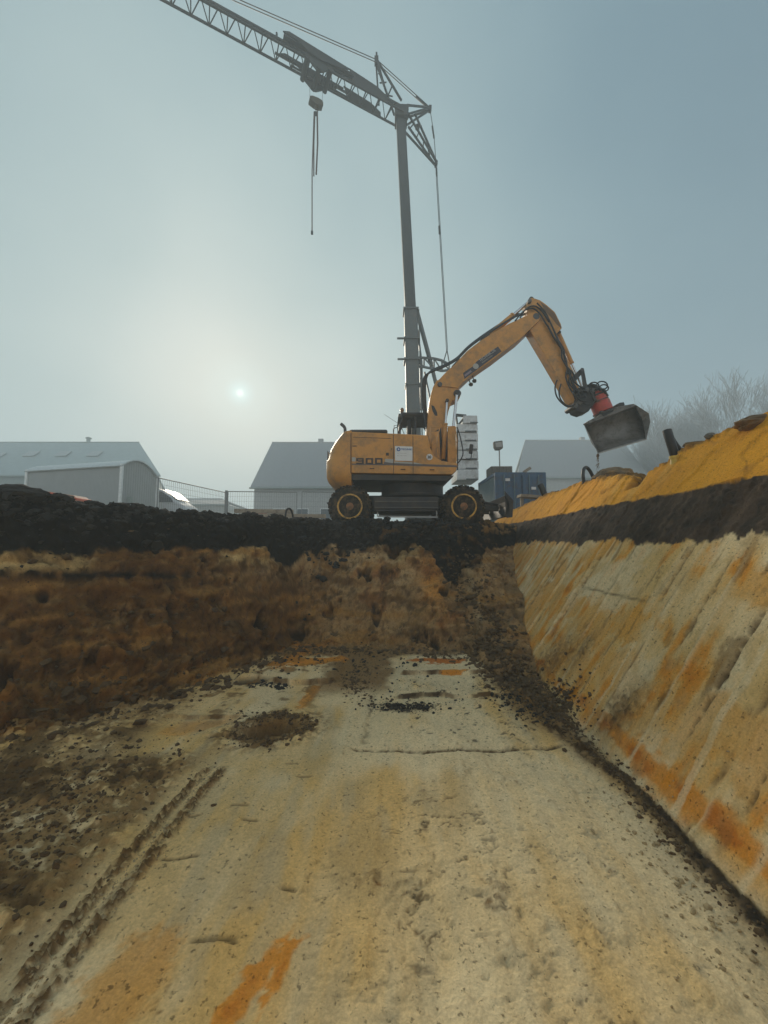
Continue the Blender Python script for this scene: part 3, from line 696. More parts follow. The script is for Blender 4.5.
# ------------------------------------------------------------ the wheeled excavator
def excavator():
    YN = 10.0                                             # near side of the machine
    base = Vector((P(407, 524, 11.2).x, 11.25, 0))
    E = thing('wheeled_excavator', 'ochre yellow wheeled excavator with raised boom parked on the edge of the pit', 'excavator', base)
    W_ = 2.5; YC = YN + W_ / 2; YF = YN + W_
    # wheels ---------------------------------------------------------
    Rw = .575
    def wheel(cx, cz, y0, outward):
        """one tyre of a twin; outward -1 = faces the pit"""
        h = bpy.data.objects.new('wheel', None); C.objects.link(h); h.parent = E
        h.location = Vector((cx, y0, cz)) - base
        m = MB(); pr = [(0, .30), (.015, .40), (.03, .47), (.06, .515), (.10, Rw - .025), (.14, Rw - .02), (.18, Rw - .025), (.22, .515), (.25, .47), (.265, .40), (.28, .30)]
        c = Vector((cx, y0, cz)); ax = Vector((0, 1, 0))
        m.lathe(c, ax, pr, 40)
        for k in range(22):                                # chevron lugs
            a = 2 * math.pi * k / 22
            for side in (0, 1):
                aa = a + side * math.pi / 22
                rr = Vector((math.cos(aa), 0, math.sin(aa)))
                tt = Vector((-math.sin(aa), 0, math.cos(aa)))
                y_in, y_out = (.145, .012) if side == 0 else (.135, .268)
                p0 = c + rr * (Rw - .012) + ax * y_in + tt * .02; p1 = c + rr * (Rw - .03) + ax * ((y_in + y_out * 2) / 3) - tt * .02
                p2 = c + rr * (Rw - .075) + ax * y_out - tt * .035
                for (q0, q1) in ((p0, p1), (p1, p2)): m.bar(q0, q1, .055, .05)
        m.build('tyre', 'rubber', h, smooth=True)
        yy = y0 if outward < 0 else y0 + .28; s_ = 1 if outward < 0 else -1
        m = MB(); a = Vector((0, s_, 0)); c0 = Vector((cx, yy, cz))
        m.lathe(c0, a, [(.012, .335), (-.022, .332), (-.027, .30), (.0, .29), (.03, .275), (.09, .262), (.10, .315)], 36)
        m.build('rim', 'rim', h, smooth=True)
        m = MB(); m.lathe(c0, a, [(.12, .262), (.10, .255), (.10, .19), (.05, .165), (.045, .11), (.0, .10), (-.01, .085), (-.012, .02)], 28)
        for k in range(10):
            t = 2 * math.pi * k / 10
            m.lathe(c0 + Vector((math.cos(t) * .138, s_ * .05, math.sin(t) * .138)), (0, -s_, 0), [(0, .014), (.03, .012)], 6)
        m.build('hub', 'rimin', h, smooth=True)
        return h
    zc = P(352, 506.3, YN).z
    xr, xf = P(349.8, 506, YN).x, P(464.0, 506, YN).x
    zw = zc
    for cx in (xr, xf):
        wheel(cx, zw, YN, -1); wheel(cx, zw, YN + .33, -1)
        wheel(cx, zw, YF - .28, 1); wheel(cx, zw, YF - .61, 1)
    # undercarriage ---------------------------------------------------
    zb = lambda py, Y=YN: P(384, py, Y).z
    m = MB()
    m.box((0.5 * (xr + xf), YC, zw + .10), (xf - xr + .5, .95, .34))
    m.box((0.5 * (xr + xf), YC, zw - .06), (1.5, 1.3, .16))
    m.prism([Vector((xr - .35, YC - .5, zw + .30)), Vector((xr + .1, YC - .5, zw + .38)), Vector((xf - .1, YC - .5, zw + .38)), Vector((xf + .35, YC - .5, zw + .30)), Vector((xf + .3, YC - .5, zw + .1)), Vector((xr - .3, YC - .5, zw + .1))], (0, 1.0, 0))
    m.build('chassis', 'dark', E, bevel=.02)
    for cx in (xr, xf):
        m = MB(); m.tube([(cx, YN + .15, zw), (cx, YN + .8, zw)], .15, 14); m.tube([(cx, YF - .15, zw), (cx, YF - .8, zw)], .15, 14)
        m.lathe((cx, YC - .28, zw), (0, 1, 0), [(0, .12), (.08, .24), (.28, .28), (.48, .24), (.56, .12)], 20); m.tube([(cx, YN + .6, zw), (cx, YF - .6, zw)], .11, 12)
        m.build('axle', 'dark', E, smooth=True)
    # step box, tank and ladder on the near side between the wheels
    m = MB(); x0, x1 = xr + .62, xf - .64
    m.box(((x0 + x1) / 2, YN + .45, zw + .10), (x1 - x0, .62, .34)); m.box(((x0 + x1) / 2 - .02, YN + .27, zw - .10), (x1 - x0 - .12, .34, .05))
    m.build('side_box', 'dark', E, bevel=.015)
    m = MB()
    for z_ in (zw + .14, zw - .02): m.bar((x0 + .03, YN + .13, z_), (x1 - .03, YN + .13, z_), .02, .03)
    m.build('step_rail', 'grey', E)
    m = MB(); m.bar((x0 + .1, YN + .2, zw - .25), (x1 - .02, YN + .2, zw - .27), .04, .045); m.bar((x0 + .1, YN + .2, zw - .25), (x0 + .1, YN + .2, zw - .1), .03); m.bar((x1 - .05, YN + .2, zw - .27), (x1 - .05, YN + .2, zw - .1), .03)
    m.build('step', 'steel', E)
    # turntable
    zd = zb(474)
    m = MB(); m.lathe((P(412, 480, YC).x, YC, zw + .30), (0, 0, 1), [(0, .95), (.05, 1.0), (.10, 1.0), (.12, .9), (zd - zw - .32, .9)], 40)
    m.build('slew_ring', 'dark', E, smooth=True)
    # dozer blade in front, stabiliser hook behind
    m = MB(); bx = P(493, 500, YC).x
    pf = [(0, .40), (.07, .28), (.09, .12), (.05, -.05), (.0, -.16), (-.05, -.15), (-.01, -.02), (.03, .12), (.015, .26), (-.05, .40)]
    m.prism([Vector((bx + a, YN + .05, zw + b - .12)) for a, b in pf], (0, 2.4, 0))
    for yy in (YN + .05, YF - .07): m.prism([Vector((bx - .03, yy, zw + .42)), Vector((bx + .20, yy, zw + .16)), Vector((bx + .16, yy, zw - .28)), Vector((bx, yy, zw - .3)), Vector((bx - .02, yy, zw))], (0, .02, 0))
    for yy in (YC - .5, YC + .5): m.bar((xf + .15, yy, zw + .05), (bx, yy, zw), .12, .14); m.bar((xf + .1, yy, zw + .3), (bx, yy, zw + .1), .07)
    m.build('dozer_blade', 'dark', E, bevel=.008)
    m = MB(); hx_ = P(327, 491, YN).x
    m.tube([(xr - .2, YN + .5, zw + .13), (hx_ + .05, YN + .35, zw + .15), (hx_ - .03, YN + .33, zw + .13), (hx_ + .06, YN + .34, zw + .02)], .03, 8)
    m.build('tow_hook', 'dark', E)
    # upper body --------------------------------------------------------
    # rear counterweight: stacked plan outlines
    rows = [(431.5, 343, .40), (433, 341.5, .42), (439, 336, .46), (446, 331.5, .5), (452, 329.3, .5), (458, 328, .5), (459, 326.5, .52), (468, 326.2, .52), (476, 326.6, .5), (481, 328.5, .48), (485, 332.5, .44), (488, 338, .38)]
    xj = P(351.5, 450, YN).x
    rings = []
    for py, pxx, rad in rows:
        xr0 = P(pxx, py, YN + .45).x; z_ = P(384, py, YN + .1).z
        ins = 0.0 if py < 478 else (py - 478) * .018
        ring = [Vector((xj, YN + ins, z_))]
        y0, y1 = YN + ins, YF - ins; cr = min(rad, xj - xr0 - .01)
        for k in range(9):
            t = math.pi / 2 * k / 8; ring.append(Vector((xr0 + cr - cr * math.sin(t), y0 + rad - rad * math.cos(t), z_)))
        for k in range(9):
            t = math.pi / 2 * (1 - k / 8); ring.append(Vector((xr0 + cr - cr * math.sin(t), y1 - rad + rad * math.cos(t), z_)))
        ring.append(Vector((xj, y1, z_))); rings.append(ring)
    m = MB(); m.loft(rings); cw = m.build('counterweight', 'yellow', E, bevel=.012, smooth=True)
    m = MB(); xq = P(336.5, 460, YN).x
    m.box((P(339, 461, YN + .02).x, YN + .055, zb(461)), (.05, .03, .16), Euler((0, 0, R(-16)))); m.build('grille', 'dark', cw)
    m = MB(); m.box((P(327.5, 452, YN + .6).x + .02, YN + .75, zb(452)), (.02, .5, .30)); m.build('rear_panel', 'grey', cw)
    m = MB()
    for k in range(0): m.box((P(327.3, 466, YN + .6).x - .01, YN + .62 + .11 * k, zb(464)), (.006, .06, .10))
    m = None
    mk = mat('faded red lettering', (.22, .03, .02), .5)
    for k in range(5):
        m = MB(); m.box((P(327.3, 466, YN + .6).x - .01, YN + .62 + .11 * k, zb(464)), (.006, .06, .10)); m.build('marking', mk, cw)
    # engine housing, near side; it steps down in front
    side = [(351.5, 431.5), (410, 434.2), (427, 435.2), (428, 437), (430, 447), (434, 456), (441, 460.5), (449, 462), (457, 463), (457.5, 466), (455.5, 471.5), (452, 474.5), (351.5, 473)]
    m = MB(); m.pxprism(side, YN, .92); hull = m.build('engine_housing', 'yellow', E, bevel=.018)
    m = MB()
    for k, (pxx, y0, y1) in enumerate(((350.8, 433, 473), (393.5, 435, 474), (413, 436, 474.3))):
        m = MB(); m.box((P(pxx, 450, YN).x, YN - .001, (zb(y0) + zb(y1)) / 2), (.014, .012, zb(y0) - zb(y1))); m.build('panel_gap', 'dark', hull)
    pass
    # other side of the deck, floor plate
    m = MB(); m.pxprism([(351.5, 436), (388, 437), (388, 473), (351.5, 473)], YN + .93, 1.55); m.build('deck', 'yellow', E, bevel=.015)
    m = MB(); m.pxprism([(349, 474), (454, 475.5), (452, 478), (446, 481), (352, 480)], YN + .06, 2.36); m.build('belly_plate', 'dark', E, bevel=.01)
    # dark hood on top, exhaust
    m = MB()
    rr = []
    for (py, xa_, xb_, ins) in ((432, 348, 388, 0), (430, 350, 387, .03), (429, 356, 385, .10), (428.3, 364, 383, .25)):
        a, b = P(xa_, py, YN + .2), P(xb_, py, YN + .2); rr.append([Vector((a.x, YN + .15 + ins, a.z)), Vector((b.x, YN + .15 + ins, a.z)), Vector((b.x, YF - .4 - ins, a.z)), Vector((a.x, YF - .4 - ins, a.z))])
    m.loft(rr); m.build('engine_cover', 'grey', E, bevel=.03, smooth=True)
    m = MB(); ex = P(345, 431, YN + .7)
    m.tube(spline([ex + Vector((0, 0, -.1)), ex + Vector((0, 0, .06)), ex + Vector((-.04, 0, .14)), ex + Vector((-.12, 0, .21))], 4), .045, 12); m.build('exhaust', 'grey', E, smooth=True)
    # stripe, numbers, plates
    yo = YN - .004
    m = MB(); m.prism([P(x, y, yo) for x, y in ((384, 461.8), (394, 463), (457, 465.3), (457, 467.2), (420, 466.2), (394, 465.3), (351.8, 464.8), (351.8, 463.6), (384, 463.8))], (0, .003, 0)); m.build('side_stripe', 'stripe', hull)
    m = MB(); m.prism([P(x, y, yo - .001) for x, y in ((385, 458.7), (393.2, 459.2), (393.2, 463.1), (385, 462.0))], (0, .002, 0))
    m.prism([P(x, y, yo - .001) for x, y in ((394.4, 461.4), (412.4, 462.3), (412.4, 463.8), (394.4, 463.0))], (0, .002, 0))
    m.prism([P(x, y, yo - .001) for x, y in ((413.6, 462.3), (423, 464.2), (413.6, 463.8))], (0, .002, 0)); m.build('light_stripe', 'offw', hull); m = MB()
    m.prism([P(x, y, yo - .001) for x, y in ((351.9, 457.3), (355.6, 457.4), (355.6, 461.4), (351.9, 461.3))], (0, .002, 0)); m.build('light_stripe', 'offw', hull)
    def strokes(x0, ch):
        wd, ht, t = 7.6, 6.2, 1.5; y0 = 458.0; r_ = []
        if ch == '0': r_ = [(0, 0, wd, t), (0, ht - t, wd, ht), (0, t, t * 1.3, ht - t), (wd - t * 1.3, t, wd, ht - t)]
        else: r_ = [(0, 0, wd, t), (0, t, t * 1.3, 3.3), (t * 1.3, 2.35, wd - t * 1.3, 3.6), (wd - t * 1.3, t, wd, ht - t), (0, ht - t, wd, ht)]
        return [(x0 + a, y0 + b, x0 + c, y0 + d) for a, b, c, d in r_]
    m = MB()
    for i, ch in enumerate('900'):
        for (a, b, c, d) in strokes(356.2 + i * 9.4, ch):
            m.prism([P(a, b, yo - .004), P(c, b, yo - .004), P(c, d, yo - .004), P(a, d, yo - .004)], (0, .005, 0))
    m.build('number', mat('dark brown print', (.045, .030, .022), .5), hull)
    m = MB(); m.prism([P(x, y, yo - .005) for x, y in ((395, 446), (412.4, 446.6), (412.4, 461), (395, 460.6))], (0, .006, 0)); sg = m.build('sign', 'white', hull)
    m = MB(); m.lathe(P(398.6, 449.2, yo - .012), (0, 1, 0), [(0, .052), (.004, .052)], 20); m.build('emblem', 'blue', sg)
    m = MB(); m.lathe(P(398.6, 449.2, yo - .016), (0, 1, 0), [(0, .022), (.003, .022)], 14); m.build('emblem_centre', 'white', sg)
    text_mesh(m, 'TECHNIK', 'blue', sg, P(401, 450.1, yo - .008), (1, 0, -.015), (0, 0, 1), .05, bold=.02)
    for k, yy in enumerate((453.6, 456)): text_mesh(m, 'BAU   MASCHINEN', 'offw', sg, P(397, yy, yo - .008), (1, 0, -.015), (0, 0, 1), .022)
    m = MB(); m.lathe(P(429.5, 457, yo - .004), (0, 1, 0), [(0, .082), (.006, .082)], 28); dsc = m.build('speed_disc', 'white', hull)
    text_mesh(m, '20', 'dark', dsc, P(427.3, 458.3, yo - .010), (1, 0, 0), (0, 0, 1), .075, bold=.03)
    m = MB(); m.box(P(387.4, 454.2, yo), (.075, .012, .075)); m.build('latch', 'dark', hull)
    m = MB(); m.box(P(354.5, 446, yo), (.11, .012, .022)); m.build('vent', 'dark', hull); m = MB(); m.box(P(391.5, 449, yo), (.02, .012, .03)); m.build('keyhole', 'dark', hull)
    for (ax_, ay_, bx_, by_) in ((353, 437, 391, 438.3),):
        m = MB(); m.prism([P(ax_, ay_, yo), P(bx_, by_, yo), P(bx_, by_ + .35, yo), P(ax_, ay_ + .35, yo)], (0, .006, 0)); m.build('seam', 'dark', hull)
    for hx2, hy2 in ((372, 468.5), (403, 469.3), (432, 469.8)):
        m = MB(); m.tube([P(hx2 - 2, hy2, yo - .03), P(hx2 + 2, hy2, yo - .03)], .010, 6); m.box(P(hx2 - 2, hy2, yo - .015), (.012, .04, .02)); m.box(P(hx2 + 2, hy2, yo - .015), (.012, .04, .02)); m.build('grab_handle', 'dark', hull)
    # cab on the far side -------------------------------------------------
    cabY0, cabY1 = YN + 1.35, YF + .02
    cx0, cx1 = P(399, 412, cabY0).x, P(428, 412, cabY0).x
    zt_, zb_ = P(399, 415.5, cabY0).z, P(399, 445, cabY0).z
    cab = bpy.data.objects.new('cab', None); C.objects.link(cab); cab.parent = E; cab.location = Vector((cx0, cabY0, zb_)) - base
    def rod(m, a, b, r=.035): m.bar(a, b, r * 1.6)
    front = cx1 + .20
    m = MB()
    for yy in (cabY0 + .04, cabY1 - .04):
        pts = [Vector((cx0 + .02, yy, zb_)), Vector((cx0 + .03, yy, zb_ + .65)), Vector((cx0 + .12, yy, zt_)), Vector((cx1 - .02, yy, zt_)), Vector((front, yy, zb_ + .6)), Vector((front, yy, zb_))]
        for a, b in zip(pts, pts[1:]): rod(m, a, b)
        rod(m, (cx0 + .48, yy, zb_), (cx0 + .50, yy, zt_))
    for x_, z_ in ((cx0 + .12, zt_), (cx1 - .02, zt_), (front, zb_ + .6), (cx0 + .03, zb_ + .65)): rod(m, (x_, cabY0 + .04, z_), (x_, cabY1 - .04, z_))
    m.build('cab_frame', 'dark', cab)
    m = MB(); m.prism([Vector((cx0 + .0, cabY0, zb_ - .6)), Vector((front + .01, cabY0, zb_ - .6)), Vector((front + .01, cabY0, zb_ + .12)), Vector((cx0, cabY0, zb_ + .12))], (0, cabY1 - cabY0, 0)); m.build('cab_base', 'yellow', cab, bevel=.02)
    m = MB(); yy = cabY0 + .05
    m.quad([(cx0 + .06, yy, zb_ + .14), (cx0 + .46, yy, zb_ + .14), (cx0 + .48, yy, zt_ - .03), (cx0 + .14, yy, zt_ - .03)])
    m.quad([(cx0 + .52, yy, zb_ + .14), (front - .03, yy, zb_ + .14), (front - .03, yy, zb_ + .6), (cx1 - .04, yy, zt_ - .03), (cx0 + .52, yy, zt_ - .03)])
    yy = cabY1 - .05
    m.quad([(cx0 + .06, yy, zb_ + .14), (front - .03, yy, zb_ + .14), (front - .03, yy, zb_ + .6), (cx1 - .04, yy, zt_ - .03), (cx0 + .14, yy, zt_ - .03)])
    m.quad([(front, cabY0 + .08, zb_ + .14), (front, cabY1 - .08, zb_ + .14), (front, cabY1 - .08, zb_ + .58), (front, cabY0 + .08, zb_ + .58)])
    m.quad([(front, cabY0 + .08, zb_ + .62), (front, cabY1 - .08, zb_ + .62), (cx1 - .02, cabY1 - .08, zt_ - .03), (cx1 - .02, cabY0 + .08, zt_ - .03)])
    gm = bpy.data.materials.new('cab window glass'); gm.use_nodes = True; b = gm.node_tree.nodes['Principled BSDF']
    b.inputs['Base Color'].default_value = (.55, .65, .66, 1); b.inputs['Transmission Weight'].default_value = 1; b.inputs['Roughness'].default_value = .02; b.inputs['IOR'].default_value = 1.01
    b.inputs['Alpha'].default_value = .25
    m.build('window', gm, cab)
    m = MB(); m.prism([Vector((cx0 - .04, cabY0 - .03, zt_ + .0)), Vector((cx0 + .10, cabY0 - .03, zt_ + .10)), Vector((cx1 + .02, cabY0 - .03, zt_ + .09)), Vector((cx1 + .10, cabY0 - .03, zt_ + .0))], (0, cabY1 - cabY0 + .06, 0)); m.build('cab_roof', 'dark', cab, bevel=.03)
    m = MB(); m.box((cx0 + .55, (cabY0 + cabY1) / 2, zb_ + .3), (.45, .5, .2)); m.box((cx0 + .34, (cabY0 + cabY1) / 2, zb_ + .62), (.14, .48, .7)); m.box((cx0 + .95, (cabY0 + cabY1) / 2, zb_ + .35), (.12, .3, .55)); m.build('seat', 'dark', cab, bevel=.04)
    bp_ = P(402, 411, cabY0 + .1)
    m = MB(); m.lathe(bp_ + Vector((0, 0, -.06)), (0, 0, 1), [(0, .05), (.04, .05), (.05, .062), (.12, .06), (.15, .035)], 14); m.build('beacon', mat('amber lens', (.20, .09, .02), .3), cab, smooth=True)
    m = MB(); m.box(P(400, 415.5, cabY0 - .1), (.10, .05, .09)); m.build('work_light', 'grey', cab)
    # wire rails and mirrors
    m = MB()
    a = P(393.5, 435, YN + .35); m.tube(spline([a, a + Vector((0, 0, .16)), a + Vector((.05, 0, .2)), a + Vector((.11, 0, .2)), a + Vector((.12, 0, 0))], 4), .012, 6)
    a = P(397, 435, YN + .9); m.tube([a, a + Vector((.22, .1, .32))], .010, 6); m.tube([a + Vector((-.1, 0, 0)), a + Vector((-.08, 0, .28)), a + Vector((.1, 0, .3)), a + Vector((.22, 0, 0))], .010, 6)
    m.tube([P(399, 424, YN + .9), P(384.5, 414.5, YN + .9)], .005, 5)
    m.build('handrail', 'dark', E)
    for (x0_, y0_, x1_, y1_) in ((431, 427, 431, 447),):
        m = MB(); yy = YN + .12
        m.tube([P(430, 447, yy), P(430.5, 427, yy), P(455, 426.5, yy), P(457, 440, yy), P(456, 461, yy)], .014, 6)
        m.tube([P(440, 427, yy), P(437, 440, yy), P(438, 458, yy)], .014, 6)
        m.build('front_rail', 'yellow', E)
    m = MB(); yy = YN + .25
    m.tube(spline([P(458, 463, yy), P(461, 459, yy), P(463, 452, yy), P(460, 436, yy), P(457, 427, yy)], 4), .016, 6)
    m.tube(spline([P(461, 459, yy), P(468, 459.5, yy), P(471, 458, yy), P(471.5, 450, yy)], 4), .012, 6)
    m.tube([P(457.5, 470, yy), P(457.5, 430, yy)], .016, 6)
    m.build('mirror_arm', 'hose', E)
    m = MB(); m.box(P(471, 449, yy), (.10, .05, .27), Euler((0, R(8), 0))); m.build('mirror', 'dark', E, bevel=.02)
    # front carriage: posts left and right of the boom foot
    m = MB(); m.pxprism([(431, 432), (439, 431), (441, 462), (432, 460)], YN + .80, .12); m.pxprism([(448, 427), (455.5, 427), (456.5, 463), (448, 463)], YN + .45, .10)
    m.build('boom_bracket', 'yellow', E, bevel=.01)
    m = MB(); m.pxprism([(441, 428), (448.5, 432), (448, 462), (438, 462), (438, 448)], YN + 1.3, .12); m.pxprism([(430, 434), (441, 428), (444, 462), (430, 462)], YN + .93, .03); m.build('inner_bracket', 'dark', E)
    # boom ------------------------------------------------------------
    BY0, BT = YC - .28, .46                                 # near face and thickness of the boom
    bm1 = MB(); bm1.pxprism([(427, 458), (426.2, 437), (428.8, 408), (430.5, 396), (433, 387), (437, 380), (440, 380), (452, 384), (459, 389), (461.5, 393), (459.5, 398), (452, 401), (448.5, 411), (445, 428), (441, 445), (438, 458)], BY0, BT)
    b1_ = bm1.build('lower_boom', 'yellow', E, bevel=.012)
    m = MB(); m.pxprism([(431.3, 405), (434, 406), (437, 412), (437.5, 416), (435, 415.5), (432.5, 411)], BY0 - .004, .01); m.pxprism([(448, 386.2), (460.5, 385.4), (457, 387.8), (450, 387.6)], BY0 - .004, .01); m.build('boom_recess', 'dark', b1_)
    m = MB()
    for (x_, y_, r_) in ((457.5, 393, .11), (440, 384, .07), (434, 452, .09)): m.lathe(P(x_, y_, BY0 - .05), (0, 1, 0), [(0, r_ * .55), (.01, r_), (BT + .09, r_), (BT + .10, r_ * .55)], 20)
    m.build('pin', 'grey', E, smooth=True)
    m = MB(); m.pxprism([(437, 381.5), (446, 372), (455.5, 363.5), (467, 351), (480, 341), (491, 334), (508, 324), (520, 318.5), (528.5, 314), (536, 311), (541, 315), (539, 321), (532, 327.5), (520, 339), (508, 348), (495, 358), (482, 367), (471.5, 374.5), (463, 382.5), (458, 388), (450, 387), (441, 386)], BY0 - .03, BT + .06)
    ub = m.build('upper_boom', 'yellow', E, bevel=.012)
    # dark banner with pale emblem and lettering along the boom
    by = BY0 - .034
    q = [(463, 373), (472.5, 366.5), (476.5, 361.6), (498, 346.4), (501.5, 351.3), (464.5, 379)]
    m = MB(); m.prism([P(x, y, by) for x, y in q], (0, .003, 0)); bn = m.build('banner', 'navy', ub)
    m = MB(); m.lathe(P(475.8, 366.2, by - .006), (0, 1, 0), [(0, .085), (.005, .085)], 24); m.build('emblem', 'offw', bn)
    m = MB(); m.prism([P(x, y, by - .004) for x, y in ((464.2, 374.9), (470.8, 370), (471.8, 371.6), (465.2, 376.6))], (0, .003, 0)); m.build('badge', mat('pale mauve print', (.25, .2, .24), .5), bn)
    xd = P(500, 347.5, by) - P(480, 361.8, by); up_ = Vector((-xd.z, 0, xd.x))
    text_mesh(m, 'TECHNIK.DE', 'offw', bn, P(480.3, 361.9, by - .005), xd, up_, .085, bold=.01, wide=.88)
    text_mesh(m, 'BAUMASCHINEN', 'offw', bn, P(482.4, 363.3, by - .005), xd, up_, .04, wide=.95)
    # two small work lights under the boom
    for x_, y_ in ((470.5, 384.5), (474, 381)):
        m = MB(); m.lathe(P(x_, y_, BY0 + .1), (.5, -.7, -.3), [(-.05, .03), (0, .055), (.05, .055)], 12); m.tube([P(x_, y_, BY0 + .1), P(x_ - 1.5, y_ - 5, BY0 + .1)], .015, 6); m.build('boom_light', 'dark', ub)
    # hoses along the top of the boom
    for k in range(4):
        yy = BY0 + .06 + k * .10; dz = k * .6; m = MB()
        m.tube(spline([P(428 + k * .8, 432, yy), P(424.5 + k * .8, 418, yy), P(422.5 + k, 400 - dz, yy), P(422.5 + k, 386 - dz, yy), P(425 + k, 376 - dz, yy), P(434, 371 - dz, yy), P(446, 366 - dz, yy), P(457, 359.5 - dz, yy), P(468, 348.5 - dz, yy), P(481, 338.5 - dz, yy), P(495, 329 - dz, yy), P(507, 321.5 - dz, yy), P(517, 316 - dz, yy), P(524, 315, yy)], 5), .026, 7)
        m.build('hose', 'hose', E, smooth=True)
    m = MB(); m.pxprism([(480, 340.5), (484.5, 336.5), (489, 333.5), (491, 335.5), (485, 339.5)], BY0, .4); m.pxprism([(452, 365.8), (456, 361.5), (459, 358), (461, 359.5), (457, 364)], BY0, .4); m.build('hose_clamp', 'dark', ub)
    def cylinder(a, b, split, r, yy, barrel='yellow', name='cylinder'):
        h = bpy.data.objects.new(name, None); C.objects.link(h); h.parent = E
        A, Bb = P(a[0], a[1], yy), P(b[0], b[1], yy); h.location = A - base
        S_ = A.lerp(Bb, split); t = (Bb - A).normalized(); L_ = (S_ - A).length
        m = MB(); m.lathe(A, t, [(0, r * .8), (.02, r), (L_ - .05, r), (L_ - .04, r * 1.15), (L_, r * 1.12), (L_ + .01, r * .6)], 18); m.build('barrel', barrel, h, smooth=True)
        m = MB(); m.tube([S_ - t * .05, Bb], r * .55, 14); m.build('rod', 'chrome', h, smooth=True)
        m = MB(); m.lathe(A - Vector((0, r, 0)), (0, 1, 0), [(0, r * .9), (2 * r, r * .9)], 14); m.lathe(Bb - Vector((0, r, 0)), (0, 1, 0), [(0, r * .85), (2 * r, r * .85)], 14); m.build('eye', 'dark', h)
    cylinder((449.5, 462), (457, 393), .5, .075, BY0 - .17)          # lift cylinders either side
    cylinder((449.5, 462), (457, 393), .5, .075, BY0 + BT + .17)
    cylinder((443, 461), (447, 401), .62, .06, BY0 - .12, 'yellow')
    cylinder((484, 340), (530.5, 300.5), .62, .085, BY0 + BT / 2)     # stick cylinder on the boom's back
    # stick -----------------------------------------------------------
    AY0, AT = BY0 + .03, .36
    m = MB(); m.pxprism([(526.5, 306), (528, 300), (532, 297.5), (540, 300), (547, 305), (555, 312), (561, 324), (562, 328), (559, 331), (556, 335), (560.5, 345), (567, 358), (574, 372), (580, 390), (583, 402), (578, 406), (572, 402), (566, 391), (556, 374), (546, 357), (537, 342), (530, 330), (534, 318), (527.5, 314)], AY0, AT)
    stick = m.build('stick', 'yellow', E, bevel=.012)
    m = MB(); m.pxprism([(540, 301.5), (547, 306.3), (554.5, 313), (560.5, 325), (561.5, 328.5), (556.5, 324), (551, 317), (545, 310.5)], AY0 - .004, AT + .008); m.build('stick_back_plate', mat('brown stained steel', (.16, .09, .04), .6), stick)
    m = MB()
    for (x_, y_, r_) in ((536.5, 316, .10), (530, 300.5, .06), (580, 402, .07), (568, 372, .05)): m.lathe(P(x_, y_, AY0 - .07), (0, 1, 0), [(0, r_ * .55), (.01, r_), (AT + .13, r_), (AT + .14, r_ * .55)], 20)
    m.build('stick_pin', 'grey', stick, smooth=True)
    cylinder((558.5, 333), (583, 389), .55, .06, AY0 + AT / 2)         # bucket cylinder
    for k, pts in enumerate(([(545, 322), (550, 330), (556, 341), (563, 352), (566, 364), (570, 376), (576, 388), (582, 394)],
                             [(540, 308), (550, 322), (557, 338), (565, 356), (568, 370), (574, 386), (586, 397)],
                             [(557, 380), (555, 388), (557, 397), (563, 404), (569, 407), (575, 404)],
                             [(561, 384), (559, 392), (561, 400), (568, 406), (577, 405)],
                             [(537, 303), (545, 312), (552, 326), (559, 341), (564, 350), (565, 360), (572, 378), (579, 386), (588, 390)],
                             [(548, 326), (553, 336), (561, 347), (562, 358), (567, 368), (566, 378), (572, 392), (580, 400)],
                             [(520, 318), (526, 309), (534, 306), (542, 311), (549, 322)],
                             [(515, 321), (524, 311), (533, 308.5), (540, 314), (546, 324)],
                             [(566, 366), (571, 372), (569, 382), (575, 390), (581, 392)],
                             [(571, 370), (575, 378), (573, 386), (580, 396)])):
        m = MB(); yy = AY0 - .05 - .02 * (k % 3); m.tube(spline([P(x, y, yy) for x, y in pts], 5), .022, 7); m.build('stick_hose', 'hose', E, smooth=True)
    # linkage and coupler
    lk = bpy.data.objects.new('linkage', None); C.objects.link(lk); lk.parent = E; lk.location = P(580, 385, AY0) - base
    for yy in (AY0 - .05, AY0 + AT + .01):
        m = MB(); m.pxprism([(571, 380), (573, 376), (582, 367.5), (584, 369), (583, 372.5), (575, 382), (572, 384)], yy, .04); m.build('link', 'dark', lk, bevel=.008)
        m = MB(); m.pxprism([(581, 370), (584, 368), (587, 384), (589, 392), (586, 393), (583, 384)], yy - .045, .04); m.build('link', 'dark', lk, bevel=.008)
    m = MB(); m.pxprism([(572, 391), (580, 387), (592, 383), (596, 384), (603, 388), (606, 391), (604, 394), (598, 396), (594, 404), (589, 411), (583, 413), (577, 411), (573, 405), (575, 399)], AY0 - .02, AT + .04); m.build('coupler', 'dark', lk, bevel=.02)
    m = MB()
    for (x_, y_, r_) in ((576, 405, .075), (587.5, 389, .065), (582.5, 369.5, .055), (594, 390, .06), (601, 389, .05)): m.lathe(P(x_, y_, AY0 - .10), (0, 1, 0), [(0, r_ * .6), (.01, r_), (AT + .19, r_), (AT + .2, r_ * .6)], 16)
    m.build('link_pin', 'grey', lk, smooth=True)
    for k, (cx_, cy2, rr_, n_) in enumerate(((597, 389, 8.0, .65), (602, 385.5, 5.5, .9), (604, 388, 4.5, .7), (590, 390, 7, .6), (584, 396, 7, .8), (579, 393, 6, .6), (588, 400, 6, .5), (594, 386, 5, .8))):
        m = MB(); pts = []
        for j in range(15):
            t = 2 * math.pi * (j / 14) * n_ + k * 1.3 + 2.2
            pts.append(P(cx_ + rr_ * math.cos(t), cy2 - rr_ * .75 * math.sin(t), AY0 - .10 - .05 * (k % 3) + .02 * j / 3))
        m.tube(pts, .020, 7); m.build('coupler_hose', 'hose', lk, smooth=True)
